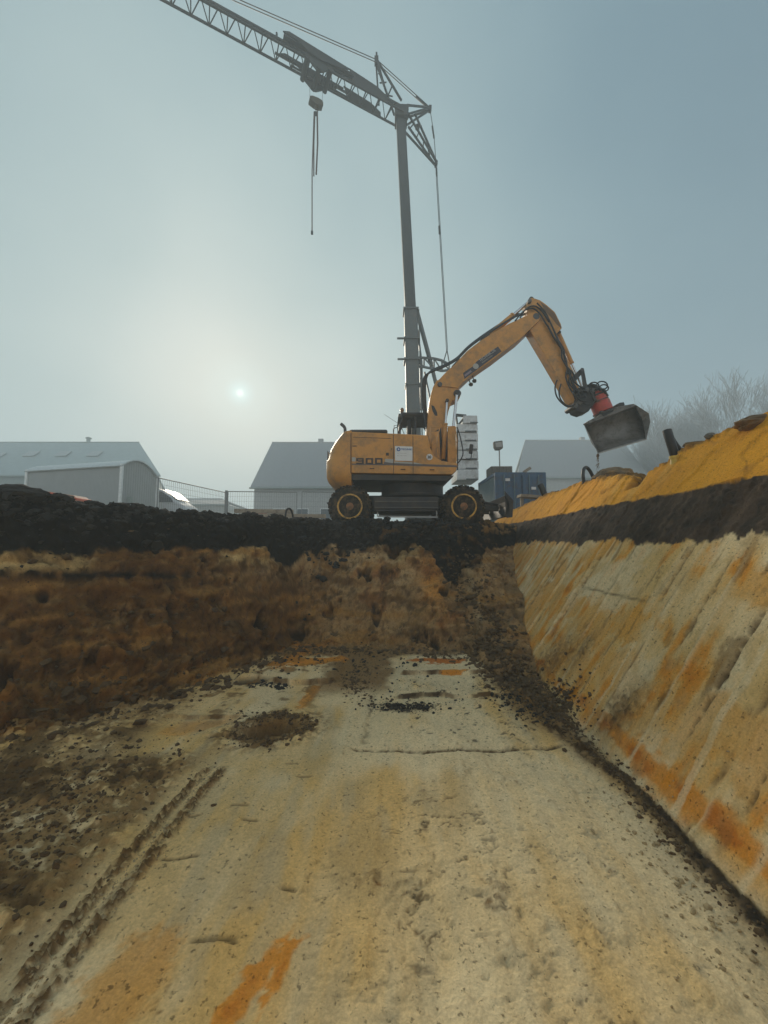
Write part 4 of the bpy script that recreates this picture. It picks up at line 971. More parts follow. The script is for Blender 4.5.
    # red tilting rotator
    ax0, ax1 = P(595, 392, AY0 + .15), P(604, 413, AY0 + .15); t = (ax1 - ax0).normalized(); L_ = (ax1 - ax0).length
    m = MB(); m.lathe(ax0, t, [(0, .17), (.02, .20), (.10, .215), (.11, .235), (.20, .235), (.21, .25), (.34, .25), (.36, .27), (L_ - .05, .27), (L_, .2)], 28)
    rot_ = m.build('rotator', 'red', E, smooth=True)
    m = MB(); m.lathe(ax0 + t * (L_ - .02), t, [(0, .28), (.05, .28), (.07, .2)], 28); m.lathe(ax0 + t * .10, t, [(0, .24), (.05, .24)], 28); m.lathe(ax0 + t * .30, t, [(0, .262), (.025, .262)], 28); m.build('rotator_ring', 'dark', rot_)
    m = MB(); m.tube([ax0 + Vector((.1, -.22, 0)), ax0 + Vector((.26, -.16, -.2))], .05, 10); m.tube([ax0 + Vector((-.22, -.16, -.05)), ax0 + Vector((-.12, -.2, -.35))], .05, 10); m.build('tilt_cylinder', 'dark', rot_, smooth=True)
    # grading bucket ------------------------------------------------------
    bk = bpy.data.objects.new('bucket', None); C.objects.link(bk); bk.parent = E; bk.location = P(612, 425, AY0) - base
    # each station: near-to-far section from the hooked top edge, round the back, to the cutting edge
    # left and right ends in photo pixels at their distances
    def station(top, backp, low, lip, yn):
        return [P(top[0], top[1], yn + .28), P(top[0] + .4, top[1] + 1.0, yn + .50), P(backp[0], backp[1], yn + .66), P((backp[0] + low[0]) / 2, (backp[1] + low[1]) / 2 + 2, yn + .70), P(low[0], low[1], yn + .55), P((low[0] + lip[0]) / 2, (low[1] + lip[1]) / 2 + .4, yn + .30), P(lip[0], lip[1], yn + .0)]
    Lst = station((584, 425), (587, 432), (596, 449), (598, 453.5), AY0 - .32)
    Rst = station((636, 405), (640, 414), (646, 433), (646.5, 439.5), AY0 - .32)
    ctr = sum(Lst + Rst, Vector()) / (2 * len(Lst))
    m = MB(); n_ = 8; rings = []
    for k in range(n_ + 1): rings.append([a.lerp(b, k / n_) for a, b in zip(Lst, Rst)])
    inner = rings
    for (A_, B_) in zip(rings[:-1], rings[1:]):
        for i in range(len(A_) - 1):
            m.quad([A_[i], A_[i + 1], B_[i + 1], B_[i]])
    bmesh.ops.remove_doubles(m.bm, verts=m.bm.verts, dist=.0005)
    sh = m.build('bucket_shell', 'bucket', bk, smooth=True)
    so_ = sh.modifiers.new('plate', 'SOLIDIFY'); so_.thickness = .025; so_.offset = 0
    # end plates, bulging past the shell at the far end
    def endplate(st, out_px, yn):
        m = MB(); pts = st[:]
        mid = [P(x, y, yn) for x, y in out_px]
        m.prism(pts + mid, (.022, 0, 0)); return m.build('end_plate', 'bucket', bk)
    endplate(Lst, [], 0)
    m = MB(); o1 = P(648.5, 413.5, AY0 + .02); o2 = P(650.5, 422, AY0 - .1)
    pts = [Rst[0], o1, o2, Rst[6], Rst[5], Rst[4], Rst[3], Rst[2], Rst[1]]
    cR = sum(pts, Vector()) / len(pts)
    for a, b in zip(pts, pts[1:] + pts[:1]): m.bm.faces.new([m.bm.verts.new(q) for q in (a, b, cR + Vector((.02, 0, 0)))])
    bmesh.ops.remove_doubles(m.bm, verts=m.bm.verts, dist=.0005)
    ep = m.build('end_plate', 'bucket', bk); s2 = ep.modifiers.new('plate', 'SOLIDIFY'); s2.thickness = .025
    m = MB(); m.bar(Lst[6], Rst[6], .05, .022); m.build('cutting_edge', 'edge', bk)
    m = MB(); m.prism([P(604, 410.5, AY0 - .02), P(618, 406.5, AY0 - .02), P(634, 403.5, AY0 - .02), P(637, 406, AY0 - .02), P(612, 415.5, AY0 - .02), P(590, 424, AY0 - .02), P(588, 421, AY0 - .02), P(598, 416, AY0 - .02)], (0, .30, 0)); m.build('bucket_top', 'bucket', bk, bevel=.015)
    m = MB(); m.pxprism([(600, 411), (611, 407), (614, 411), (604, 416)], AY0 - .06, .42); m.pxprism([(616, 404.5), (620, 402.5), (624, 402), (625, 405), (618, 407.5)], AY0, .3); m.build('bucket_ear', 'dark', bk, bevel=.01)
    return E
excavator()
# ------------------------------------------------------------ the tower crane behind
def crane():
    YM = 20.0; B0 = Vector((P(413, 500, YM).x + .3, YM, 0))
    T = thing('tower_crane', 'grey fast-erecting tower crane with telescopic mast and lattice jib behind the excavator', 'tower crane', B0)
    foot = P(415.5, 500, YM); foot.z = 1.0
    knee = P(410.5, 312, YM); top = P(400.2, 112, YM)
    ax = (top - knee).normalized()
    def square_tube(a, b, w0, w1):
        m = MB(); rings = []
        for p, w_ in ((a, w0), (b, w1)):
            c_ = w_ * .12
            rings.append([p + Vector((x * w_ / 2, y * w_ / 2, 0)) for x, y in ((-1, -1 + .24), (-1 + .24, -1), (1 - .24, -1), (1, -1 + .24), (1, 1 - .24), (1 - .24, 1), (-1 + .24, 1), (-1, 1 - .24))])
        return m.loft(rings)
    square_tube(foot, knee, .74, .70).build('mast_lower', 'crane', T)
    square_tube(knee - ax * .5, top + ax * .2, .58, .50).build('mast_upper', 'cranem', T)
    m = MB()
    for py, ww in ((312, .82), (341, .84), (361, .86), (385, .80)):
        p = knee.lerp(foot, (py - 312) / (505 - 312)); m.box(p, (ww, ww, .09)); 
        if py in (341, 361): m.bar(p + Vector((-.78, -.3, 0)), p + Vector((-.3, -.3, 0)), .08)
    m.build('mast_collar', 'crane', T)
    m = MB()
    for k in range(26):                                      # ladder rungs and cable on the mast's back
        p = knee.lerp(foot, k / 26) + Vector((.44, -.1, 0)); m.bar(p + Vector((0, -.16, 0)), p + Vector((0, .16, 0)), .02)
    for s in (-.16, .16): m.bar(knee + Vector((.44, -.1 + s, 0)), foot + Vector((.44, -.1 + s, 0)), .03)
    m.build('ladder', 'crane', T)
    # raking strut and the curved pulling frame
    m = MB(); m.bar(P(416, 308, YM + .2), P(431, 364, YM + .9), .17); m.bar(P(431, 364, YM + .9), P(438, 392, YM + 1.2), .15)
    m.bar(P(417.5, 330, YM + .4), P(421.5, 362, YM + .6), .10); m.bar(P(421, 362, YM + .5), P(421.5, 410, YM + .5), .16); m.bar(P(424.5, 372, YM + .6), P(432, 408, YM + .9), .09)
    m.build('strut', 'crane', T)
    for dy in (.0, .9):
        m = MB(); up = [P(x, y, YM + dy) for x, y in ((412, 357.5), (424, 357.8), (434, 358.5), (442, 360.5), (449, 364.5))]
        lo = [P(x, y, YM + dy) for x, y in ((412, 366), (424, 367), (434, 369), (442, 371), (449, 370))]
        for a, b in zip(up, up[1:]): m.bar(a, b, .10)
        for a, b in zip(lo, lo[1:]): m.bar(a, b, .10)
        for k in range(5): m.bar(up[k], lo[k], .08)
        for k in range(4): m.bar(up[k], lo[k + 1], .06)
        m.build('pulling_frame', 'crane', T)
    # jib --------------------------------------------------------------
    left_ = P(187, -5, 15.25)
    u = Vector((left_.x - top.x, left_.y - top.y, 0)).normalized(); v = Vector((-u.y, u.x, 0))
    zj = P(400, 112.5, YM).z
    J0 = Vector((top.x, YM, zj))
    def jp(t, side, up): return J0 + u * t + v * side + Vector((0, 0, up))
    LJ = 26.0
    def hgt(t): return .80 - .014 * t
    m = MB(); n_ = 34; st = LJ / n_
    for s in (-.42, .42): m.bar(jp(-.3, s, -.42), jp(LJ, s * .8, -.42), .085)
    m.bar(jp(-.3, 0, .42), jp(LJ, 0, hgt(LJ) - .42), .115)
    for k in range(n_):
        t = k * st
        for s in (-.42, .42):
            m.bar(jp(t, s, -.42), jp(t + st / 2, 0, hgt(t) - .42), .038); m.bar(jp(t + st / 2, 0, hgt(t) - .42), jp(t + st, s, -.42), .038)
        m.bar(jp(t, -.42, -.42), jp(t, .42, -.42), .05)
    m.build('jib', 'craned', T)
    # solid side plates of the folding joints
    def tj(px): # distance along the jib of a photo column
        py = 112 - (400 - px) * .545; d_ = P(px, py, 1.0); k = d_.x; return (J0.x - k * J0.y) / (k * u.y - u.x)
    t0, t1 = tj(398), tj(348)
    m = MB()
    for s in (-.46, .40):
        m.prism([jp(t0 + 1.5, s, .16), jp(t1 + .1, s, .30), jp(t1 - .15, s, -.05), jp(t1 + .0, s, -.44), jp(t0 + .9, s, -.44), jp(t0 + .9, s, -.1)], v * .06)
    m.prism([jp(t0 + 1.2, -.16, .42), jp(t1, -.16, .44), jp(t1, .16, .44), jp(t0 + 1.2, .16, .42)], (0, 0, .05))
    m.build('jib_plate', 'craned', T)
    t2, t3 = tj(336), tj(293)
    m = MB()
    for s in (-.50, .44):
        m.prism([jp(t2 - .6, s, .22), jp(t3 + .3, s, .36), jp(t3 + .6, s, .20), jp(t3 - .2, s, .12), jp(t3 - .6, s, -.10), jp(t2 + .9, s, -.20), jp(t2 - .1, s, -.05)], v * .06)
    m.prism([jp(t2 - 1.6, -.2, .36), jp(t3 + .5, -.2, .44), jp(t3 + .5, .2, .44), jp(t2 - 1.6, .2, .36)], (0, 0, .12))
    m.tube([jp(t2 - 1.8, -.52, .10), jp(t3 + .8, -.52, .18)], .06, 8); m.tube([jp(t2 - 1.2, -.52, -.15), jp(t3, -.52, -.05)], .05, 8)
    m.bar(jp(t3 + .8, -.1, .45), jp(t3 + .8, -.1, .75), .08)
    m.build('jib_hinge', 'craned', T)
    # peak, back strut, lower strut -----------------------------------------
    ap = P(376.5, 61, YM - .62)
    m = MB()
    for s in (-.42, .42):
        m.bar(jp(.15, s, .2), ap + v * s * .15, .09); m.bar(jp(1.15, s, .3), ap + v * s * .15, .09)
    for k in (.25, .55, .8): 
        a = jp(.15, 0, .2).lerp(ap, k); b = jp(1.15, 0, .3).lerp(ap, k - .15); m.bar(a, b, .05)
        for s in (-.42, .42): pass
    m.bar(jp(.65, -.3, 1.0), jp(.65, .3, 1.0), .06)
    m.bar(ap, ap + Vector((0, 0, .5)), .10); m.box(ap, (.22, .22, .4))
    m.build('peak_frame', 'craned', T)
    bt = P(430, 109, YM + .95); lt = P(436, 164, YM + 1.1)
    m = MB()
    for s in (-.42, .42):
        m.bar(jp(-.2, s, .10), bt + v * s * .2, .08); m.bar(jp(-.35, s, -.35), bt + v * s * .2, .08)
        m.bar(jp(-.2, s, -.30), lt + v * s * .2, .09); m.bar(jp(-.75, s * .9, -.1), lt + v * s * .2, .09)
    for k in (.2, .4, .6, .8):
        a = jp(-.2, 0, -.30).lerp(lt, k); b = jp(-.75, 0, -.1).lerp(lt, max(0, k - .12)); m.bar(a, b, .06)
    m.box(bt, (.16, .3, .2)); m.box(lt, (.16, .3, .2))
    m.build('back_strut', 'craned', T)
    m = MB(); m.box(P(401, 117, YM), (.70, .8, .7)); m.box(P(404, 113, YM), (.5, .6, .3)); m.build('mast_head', 'craned', T, bevel=.05)
    m = MB(); p = P(417.5, 127, YM + .4); m.lathe(p + Vector((0, -.1, 0)), (0, 1, 0), [(0, .11), (.2, .13)], 12); m.bar(p, p + Vector((.25, 0, .04)), .06); m.build('jib_light', 'craned', T)
    # tie ropes
    def rope(pts, r, name='tie_rope', mm='craned'):
        m = MB(); m.tube(pts, r, 6); return m.build(name, mm, T)
    d0 = P(236, 0, 1.0); tq = (J0.x - d0.x * J0.y) / (d0.x * u.y - u.x); pq = P(236, 0, (J0 + u * tq).y); far_ = ap + (pq - ap) * (20.0 / tq); far_.z = max(far_.z, zj + .4)
    for s in (-.06, .06):
        rope([ap + v * s, pq + v * s, far_ + v * s], .022)
        rope([ap + v * s, bt + v * s], .025)
    rope([ap.lerp(bt, .72), bt], .055)
    rope([bt, P(434, 135, YM + 1.05), lt], .02); rope([P(432.3, 126, YM + 1.0), P(434, 138, YM + 1.0)], .05)
    yk = P(447, 350, YM + 1.0)
    for s in (-.05, .05):
        rope([lt + v * s, P(440, 232, YM + 1.1) + v * s, yk + v * s], .020)
    for a, b in ((168, 176), (226, 234)):
        x0 = 436.2 + (a - 165) * .048; rope([P(x0, a, YM + 1.1), P(x0 + .4, b, YM + 1.1)], .055)
    rope([yk, P(443.5, 362, YM + .9)], .03); rope([yk, P(449.5, 364, YM + .9)], .03)
    # trolley, hook block
    tt = tj(316.5)
    m = MB(); m.prism([jp(tt - .75, -.5, -.36), jp(tt + .75, -.5, -.36), jp(tt + .12, -.5, -.86), jp(tt - .12, -.5, -.86)], v * .08)
    m.prism([jp(tt - .75, .42, -.36), jp(tt + .75, .42, -.36), jp(tt + .12, .42, -.86), jp(tt - .12, .42, -.86)], v * .08)
    for q in (-.6, .6, 0): m.lathe(jp(tt + q, -.55, -.50 if q else -.72), v, [(0, .12), (1.1, .12)], 12)
    m.build('trolley', 'craned', T)
    hb = P(316, 103.5, jp(tt, 0, 0).y)
    m = MB(); m.prism([hb + u * a + v * -.16 + Vector((0, 0, z_)) for a, z_ in ((-.34, .06), (-.30, .16), (-.1, .20), (.22, .16), (.35, .08), (.36, -.10), (.1, -.18), (-.1, -.18), (-.34, -.08))], v * .32)
    m.lathe(hb + Vector((0, 0, -.18)), (0, 0, -1), [(0, .09), (.12, .05), (.18, .05)], 10)
    m.build('hook_block', 'hookm', T, bevel=.02)
    m = MB(); c = hb + Vector((0, 0, -.44)); m.tube([c + Vector((math.cos(a) * .09, 0, math.sin(a) * .11)) for a in [math.pi / 2 - k * .42 for k in range(12)]], [.03] * 10 + [.022, .012], 8); m.build('hook', 'craned', T, smooth=True)
    for s in (-.32, .32): rope([hb + u * s + Vector((0, 0, .15)), jp(tt + s * 1.1, 0, -.6)], .010, 'hoist_rope')
    # ballast slabs on the slewing platform
    bx0, bx1 = P(456.5, 450, YM - .6).x, P(478.3, 450, YM - .6).x
    zs = [P(460, y, YM - .6).z for y in (415.5, 424, 432.5, 441.5, 450.5, 460, 469.5, 480.5)]
    for i in range(7):
        a = P(460, (415.5, 424, 432.5, 441.5, 450.5, 460, 469.5)[i], YM - .6).z; b = zs[i + 1]
        m = MB(); o_ = .03 * ((i * 7) % 3 - 1); xl = bx0 + (.35 if i == 0 else 0)
        pts = [(xl + .0, b + .03), (bx1 + o_ * .5, b + .03), (bx1 + o_ * .5, a - .05), (bx1 - .05, a), (xl + .03, a)]
        m.prism([Vector((x_, YM - .6 + o_, z_)) for x_, z_ in pts], (0, 1.7, 0)); bl = m.build('ballast_block', 'concrete', T, bevel=.03)
        m = MB(); m.box(((xl + bx1) / 2 + .18, YM - .63 + o_, b + .06), ((bx1 - xl) * .5, .08, .05)); m.build('lifting_ledge', 'crane', bl)
    m = MB(); m.bar(P(455.5, 415, YM - .5), P(466, 416, YM - .5), .12); m.bar(P(456, 415, YM - .5), P(458, 430, YM - .5), .09); m.bar(P(466, 416, YM - .5), P(459, 424, YM - .5), .09); m.build('ballast_bracket', 'craned', T)
    m = MB(); m.box(((foot.x + bx1) / 2, YM + .2, .95), (bx1 - foot.x + 1.0, 2.0, .35)); m.box(((foot.x + bx1) / 2 + .3, YM - .4, 1.28), (1.6, 1.2, .32)); m.build('slewing_platform', 'crane', T, bevel=.03)
    m = MB(); m.lathe((foot.x + .6, YM + .2, .5), (0, 0, 1), [(0, .8), (.28, .8)], 30); m.build('slewing_ring', 'craned', T)
    m = MB()
    for sx in (-1, 1):
        for sy in (-1, 1):
            c = Vector((foot.x + .6, YM + .2, .42)); e_ = c + Vector((sx * 1.9, sy * 1.9, 0)); m.bar(c, e_, .26, .22); m.bar(e_ + Vector((0, 0, .1)), Vector((e_.x, e_.y, .08)), .14); m.box((e_.x, e_.y, .05), (.7, .7, .1))
    m.build('outrigger_frame', 'crane', T)
    # slings hanging from the hook: a thing of its own
    s0 = hb + Vector((0, 0, -.48)); k = hb.y / F
    S = thing('lifting_sling', 'dark lifting slings hanging from the hook block of the crane', 'sling', s0)
    def sl_(dx, z0, z1, r, name='strap'):
        m = MB(); m.tube([s0 + Vector((dx, 0, -z0)), s0 + Vector((dx * 1.6, .02, -(z0 + z1) / 2)), s0 + Vector((dx, 0, -z1))], r, 6); m.build(name, 'sling', S)
    sl_(-.05, .0, 3.55, .035); sl_(.07, .0, 3.45, .045); sl_(-.09, .0, 6.55, .03)
    m = MB(); m.box(s0 + Vector((-.09, 0, -6.6)), (.10, .08, .16)); m.build('sling_hook', 'craned', S)
    m = MB(); m.box(s0 + Vector((.0, 0, -.1)), (.17, .08, .2)); m.build('ring', 'craned', S)
crane()
# ------------------------------------------------------------ the site behind the pit
M.update(
    barnroof=mat('barn roof sheet', (.36, .43, .42), .6, var=.08, scale=1.5), barnwall=mat('barn wall', (.28, .33, .31), .8),
    skyl=mat('skylight', (.40, .43, .42), .4), shedw=mat('shed sheet', (.36, .38, .37), .6, var=.06, scale=1.2), shedr=mat('shed roof', (.55, .60, .60), .5),
    post=mat('white post', (.8, .82, .8), .5), roofd=mat('grey tile roof', (.33, .34, .34), .8, bump=.3), render_=mat('pale render', (.46, .46, .44), .9),  # far roof and wall tones paled, mist fade put into the colour
    glassd=mat('window glass', (.04, .05, .06), .1), orange=mat('orange plastic', (.62, .10, .03), .5), cont=mat('container blue', (.035, .10, .19), .5, dirt=(.10, .08, .07), dirt_amt=.4),
    contl=mat('container light', (.13, .20, .22), .5), wood=mat('weathered timber', (.34, .27, .19), .85, dirt=(.18, .14, .10), dirt_amt=.5, bump=.3),
    wire=mat('fence wire', (.24, .25, .25), .5, .5), van=mat('van paint', (.50, .53, .55), .55, var=.03), bark=mat('bare bark', (.42, .44, .45), .9),  # bark paled so the trees look faded by mist
    pipey=mat('yellow pipe', (.60, .40, .05), .45, dirt=(.4, .2, .05), dirt_amt=.4), stone=mat('grey lump', (.14, .13, .11), .9, bump=.6), leaf=mat('hedge leaves', (.035, .05, .025), .8),
)
G0 = 0.0
# big barn on the far left ------------------------------------------------
def gable(name, label, cat, rl, rr_, el, er, Yr_, Ye, roofm, wallm_, base_py=None, skylights=(), windows=(), over=.25, vent=None, hip=False):
    """ridge from pixel rl to rr_ at distance Yr_, near eave el to er at Ye"""
    RL, RR_, EL, ER = P(*rl, Yr_), P(*rr_, Yr_), P(*el, Ye), P(*er, Ye)
    ez = min(EL.z, ER.z); Yb_ = 2 * Yr_ - Ye; EL.z = ER.z = ez; RL.z = RR_.z
    BL, BR = Vector((EL.x if not hip else min(EL.x, RL.x), Yb_, ez)), Vector((ER.x, Yb_, ez))
    if hip: BR.x = RR_.x + .3; BL.x = max(EL.x, RL.x - .3)
    t = thing(name, label, cat, Vector(((EL.x + ER.x) / 2, Ye, 0)))
    m = MB(); th = Vector((0, 0, .18))
    m.loft([[EL, ER, RR_, RL], [EL + th, ER + th, RR_ + th, RL + th]])
    m.loft([[BR, BL, RL + Vector((0, .01, 0)), RR_ + Vector((0, .01, 0))], [BR + th, BL + th, RL + th + Vector((0, .01, 0)), RR_ + th + Vector((0, .01, 0))]])
    rf = m.build('roof', roofm, t)
    m = MB(); i = .3
    A = [Vector((EL.x + i, Ye + i, 0)), Vector((ER.x - i, Ye + i, 0)), Vector((BR.x - i, Yb_ - i, 0)), Vector((BL.x + i, Yb_ - i, 0))]
    top_ = [Vector((p.x, p.y, ez + .02)) for p in A]
    m.loft([A, top_]); 
    for (e1_, r1, e2_) in ((EL, RL, BL), (ER, RR_, BR)):
        sgn = i if e1_ is EL else -i
        a, b, c = e1_ + Vector((sgn, i, 0)), r1 + Vector((sgn * .5, 0, -.2)), e2_ + Vector((sgn, -i, 0)); m.loft([[a, b, c], [a + Vector((sgn, 0, 0)), b + Vector((sgn, 0, 0)), c + Vector((sgn, 0, 0))]])
    wl = m.build('wall', wallm_, t)
    nn = (ER - EL).cross(RL - EL).normalized(); nn = nn if nn.z > 0 else -nn
    for (s, h_) in skylights:
        c = EL.lerp(ER, s).lerp(RL.lerp(RR_, s), h_) + nn * .24; uu = (ER - EL).normalized(); vv = nn.cross(uu)
        m = MB(); m.loft([[c - uu * .8 - vv * .7, c + uu * .8 - vv * .7, c + uu * .8 + vv * .7, c - uu * .8 + vv * .7], [p + nn * .08 for p in (c - uu * .8 - vv * .7, c + uu * .8 - vv * .7, c + uu * .8 + vv * .7, c - uu * .8 + vv * .7)]]); m.build('skylight', 'skyl', rf)
    for (x0, z0, w_, h_) in windows:
        cx = EL.x + (ER.x - EL.x) * x0; m = MB(); m.box((cx, Ye + i - .02, z0), (w_ + .16, .10, h_ + .16)); fr_ = m.build('window', 'post', wl); m = MB(); m.box((cx, Ye + i - .06, z0), (w_, .06, h_)); m.build('pane', 'glassd', fr_)
    for k in range(0):
        m = MB() if k == 1 else m; a_ = EL.lerp(ER, k / 26) + nn * .20; b_ = RL.lerp(RR_, k / 26) + nn * .20; m.bar(a_, b_, .045)
    pass
    m = MB(); m.tube([EL + Vector((-.1, -.08, -.02)), ER + Vector((.1, -.08, -.02))], .09, 8); m.build('gutter', 'barnwall', rf)
    m = MB(); m.tube([RL + th, RR_ + th], .10, 8); m.build('ridge_cap', wallm_, rf)
    if name == 'house':
        c = RL.lerp(RR_, .62); m = MB(); m.box(c + Vector((0, .9, .1)), (.6, .6, 1.5)); m.build('chimney', 'roofd', rf)
    if vent:
        c = RL.lerp(RR_, vent); m = MB(); m.lathe(c + Vector((0, 0, .0)), (0, 0, 1), [(0, .25), (.7, .25), (.72, .40), (.85, .40), (1.0, .1)], 12); m.build('roof_vent', 'barnwall', rf)
    return t
gable('barn', 'long grey-green barn with skylights in its roof at the far left', 'barn', (-60, 445), (139, 443.5), (-160, 474), (160, 476), 56, 49, 'barnroof', 'barnwall', skylights=((.40, .55), (.53, .60), (.66, .60), (.79, .60)), vent=.745, hip=True)
gable('house', 'house with steep dark roof and pale wall behind the rear of the excavator', 'house', (272, 444), (349, 444), (250.5, 488), (345, 488), 47, 40, 'roofd', 'render_', windows=((.30, 2.6, 1.1, 1.2), (.55, 2.6, 1.1, 1.2), (.80, 2.6, 1.1, 1.2), (.42, 1.0, .9, 1.0)))
gable('house', 'misty house with steep grey roof behind the bucket and blue container', 'house', (525, 441.5), (622, 441.5), (517, 478), (650, 478), 56, 49, 'roofd', 'render_', windows=((.3, 3.0, 1.1, 1.2), (.6, 3.0, 1.1, 1.2)), hip=True)
gable('garage', 'low pale garage far behind the fence beside the shed', 'garage', (183, 500), (222, 500), (176, 505), (229, 505), 62, 58, 'roofd', 'render_')
# shed ----------------------------------------------------------------------
def shed():
    A, B_ = P(28.5, 468, 23.7), P(122, 462.5, 22.0); z_ = 4.15; 
    d = Vector((B_.x - A.x, B_.y - A.y, 0)); Lw = d.length; d.normalize(); q = Vector((-d.y, d.x, 0)); dep = 2.6
    A.z = B_.z = 0; t = thing('shed', 'grey corrugated sheet shed with a curved roof and white corner posts', 'shed', A + d * Lw / 2)
    m = MB(); n_ = 75; f_ = []; 
    for k in range(n_ * 2 + 1):
        s = k / (n_ * 2) * Lw; f_.append(A + d * s - q * (.025 if (k // 1) % 2 else 0))
    m.loft([[p + q * .03 for p in f_] , [p + q * .03 + Vector((0, 0, z_)) for p in f_]], cap=False, closed=False); fw = m.build('front_wall', 'shedw', t)
    fw.modifiers.new('sheet', 'SOLIDIFY').thickness = .02
    def arch(s): return z_ + .62 * (1 - (2 * s - 1) ** 2) - .45 * s
    for base_p, nm in ((B_, 'side_wall'), (A, 'side_wall')):
        m = MB(); pts = [base_p + q * dep * (k / 12) + Vector((0, 0, arch(k / 12) - .03)) for k in range(13)]; m.prism([base_p] + pts + [base_p + q * dep], d * -.03 if nm and base_p is B_ else d * .03); sw = m.build('side_wall', 'shedw', t)
        if base_p is B_:
            m = MB()
            for k in range(1, 16): m.bar(base_p + q * dep * k / 16 + d * .01, base_p + q * dep * k / 16 + d * .01 + Vector((0, 0, arch(k / 16) - .1)), .015)
            m.build('side_rib', 'shedw', sw)
            m = MB(); m.bar(base_p + q * .5 + d * .1 + Vector((0, 0, 1.9)), base_p + q * dep + d * .1 + Vector((0, 0, 1.65)), .10); m.box(base_p + q * .55 + d * .12 + Vector((0, 0, 2.1)), (.2, .2, .35)); m.build('rail', 'barnwall', sw)
    m = MB(); bk_ = A + q * dep; m.loft([[bk_, bk_ + d * Lw, bk_ + d * Lw + Vector((0, 0, z_ - .45)), bk_ + Vector((0, 0, z_ - .45))], [p - q * .03 for p in (bk_, bk_ + d * Lw, bk_ + d * Lw + Vector((0, 0, z_ - .45)), bk_ + Vector((0, 0, z_ - .45)))]]); m.build('back_wall', 'shedw', t)
    m = MB(); r0, r1 = [], []
    for k in range(13):
        s = -.06 + 1.12 * k / 12; p = q * dep * s + Vector((0, 0, arch(s))); r0.append(A - d * .15 + p); r1.append(B_ + d * .15 + p)
    m.loft([r0, r1], cap=False, closed=False); rf = m.build('roof', 'shedr', t); rf.modifiers.new('sheet', 'SOLIDIFY').thickness = .07
    for p in (A, B_, B_ + q * dep): m = MB(); m.bar(p - q * .04 + d * (.06 if p is not A else -.02), p - q * .04 + d * (.06 if p is not A else -.02) + Vector((0, 0, z_ - (.4 if p not in (A, B_) else .02))), .14); m.build('corner_post', 'post', t)
shed()
# van behind the shed --------------------------------------------------------
def van():
    Yv = 25.6; c = P(150, 510, Yv); c.z = 0; t = thing('van', 'white van with a sloping windscreen parked behind the wire fence', 'van', c)
    pr = [(145, 487.5), (156, 488), (162, 490), (172, 497), (176, 501), (184, 506), (187, 512), (187.5, 526), (145, 526)]
    m = MB(); m.pxprism(pr, Yv, 2.0); body = m.build('body', 'van', t, bevel=.12, smooth=True)
    m = MB(); m.pxprism([(158.5, 491), (162, 491.6), (171, 498), (173.5, 502.5), (159, 502)], Yv - .01, .02); m.build('side_window', 'glassd', body)
    m = MB(); a, b = P(163, 490.2, Yv), P(175, 500, Yv); n_ = Vector((.05, 0, .06)); m.loft([[a + n_ + Vector((0, .15, 0)), b + n_ + Vector((0, .15, 0)), b + n_ + Vector((0, 1.85, 0)), a + n_ + Vector((0, 1.85, 0))], [a + n_ * 1.2 + Vector((0, .15, 0)), b + n_ * 1.2 + Vector((0, .15, 0)), b + n_ * 1.2 + Vector((0, 1.85, 0)), a + n_ * 1.2 + Vector((0, 1.85, 0))]]); m.build('windscreen', 'glassd', body)
    for x_ in (c.x - .2, c.x + 1.9):
        for y_ in (Yv - .02, Yv + 1.8):
            m = MB(); m.lathe((x_, y_, .36), (0, 1, 0), [(0, .2), (.02, .34), (.05, .36), (.2, .36), (.22, .3)], 20); m.build('wheel', 'rubber', t)
van()
# mesh fence panels ------------------------------------------------------------
def panel(a, b, h, lab):
    a, b = Vector(a), Vector(b); t = thing('site_fence', lab, 'fence', a, 'wire mesh site fence panels'); L_ = (b - a).length; d = (b - a).normalized()
    m = MB()
    for p in (a, b): m.tube([p + Vector((0, 0, .05)), p + Vector((0, 0, h))], .021, 6)
    for z_ in (.15, h): m.tube([a + Vector((0, 0, z_)), b + Vector((0, 0, z_))], .021, 6)
    m.build('frame', 'wire', t)
    m = MB(); n_ = int(L_ / .11)
    for k in range(1, n_): p = a + d * (k * L_ / n_); m.bar(p + Vector((0, 0, .15)), p + Vector((0, 0, h)), .007)
    for k in range(1, 8): m.bar(a + Vector((0, 0, .15 + k * (h - .15) / 8)), b + Vector((0, 0, .15 + k * (h - .15) / 8)), .007)
    m.build('wire_mesh', 'wire', t)
    m = MB(); m.box(a + Vector((0, 0, .07)), (.24, .65, .14)); m.build('foot_block', 'concrete', t, bevel=.02)
f0 = P(158.5, 477.5, 14.4); f1 = P(227, 491.8, 18.6); f2 = P(297, 490, 18.9); f3 = P(345, 489.5, 19.3); f4 = P(303.5, 489, 20.5)
def gz(p): return Vector((p.x, p.y, 0))
panel(gz(f0), gz(f1), 1.98, 'wire mesh fence panel running back from the shed to the pale post')
panel(gz(f1) + Vector((.05, .02, 0)), gz(f2), 2.05, 'wire mesh fence panel in front of the house\'s left roof edge')
panel(gz(f2) + Vector((.25, .02, 0)), gz(f3), 2.08, 'wire mesh fence panel right behind the rear wheel of the excavator')
m = MB(); m.bar(gz(f1) + Vector((.02, -.12, 0)), gz(f1) + Vector((.02, -.12, 2.08)), .10); o = m.build('fence_post', 'wire'); tag(rebase(o, gz(f1)), 'thick grey post where two fence panels meet, right of the van', 'post')
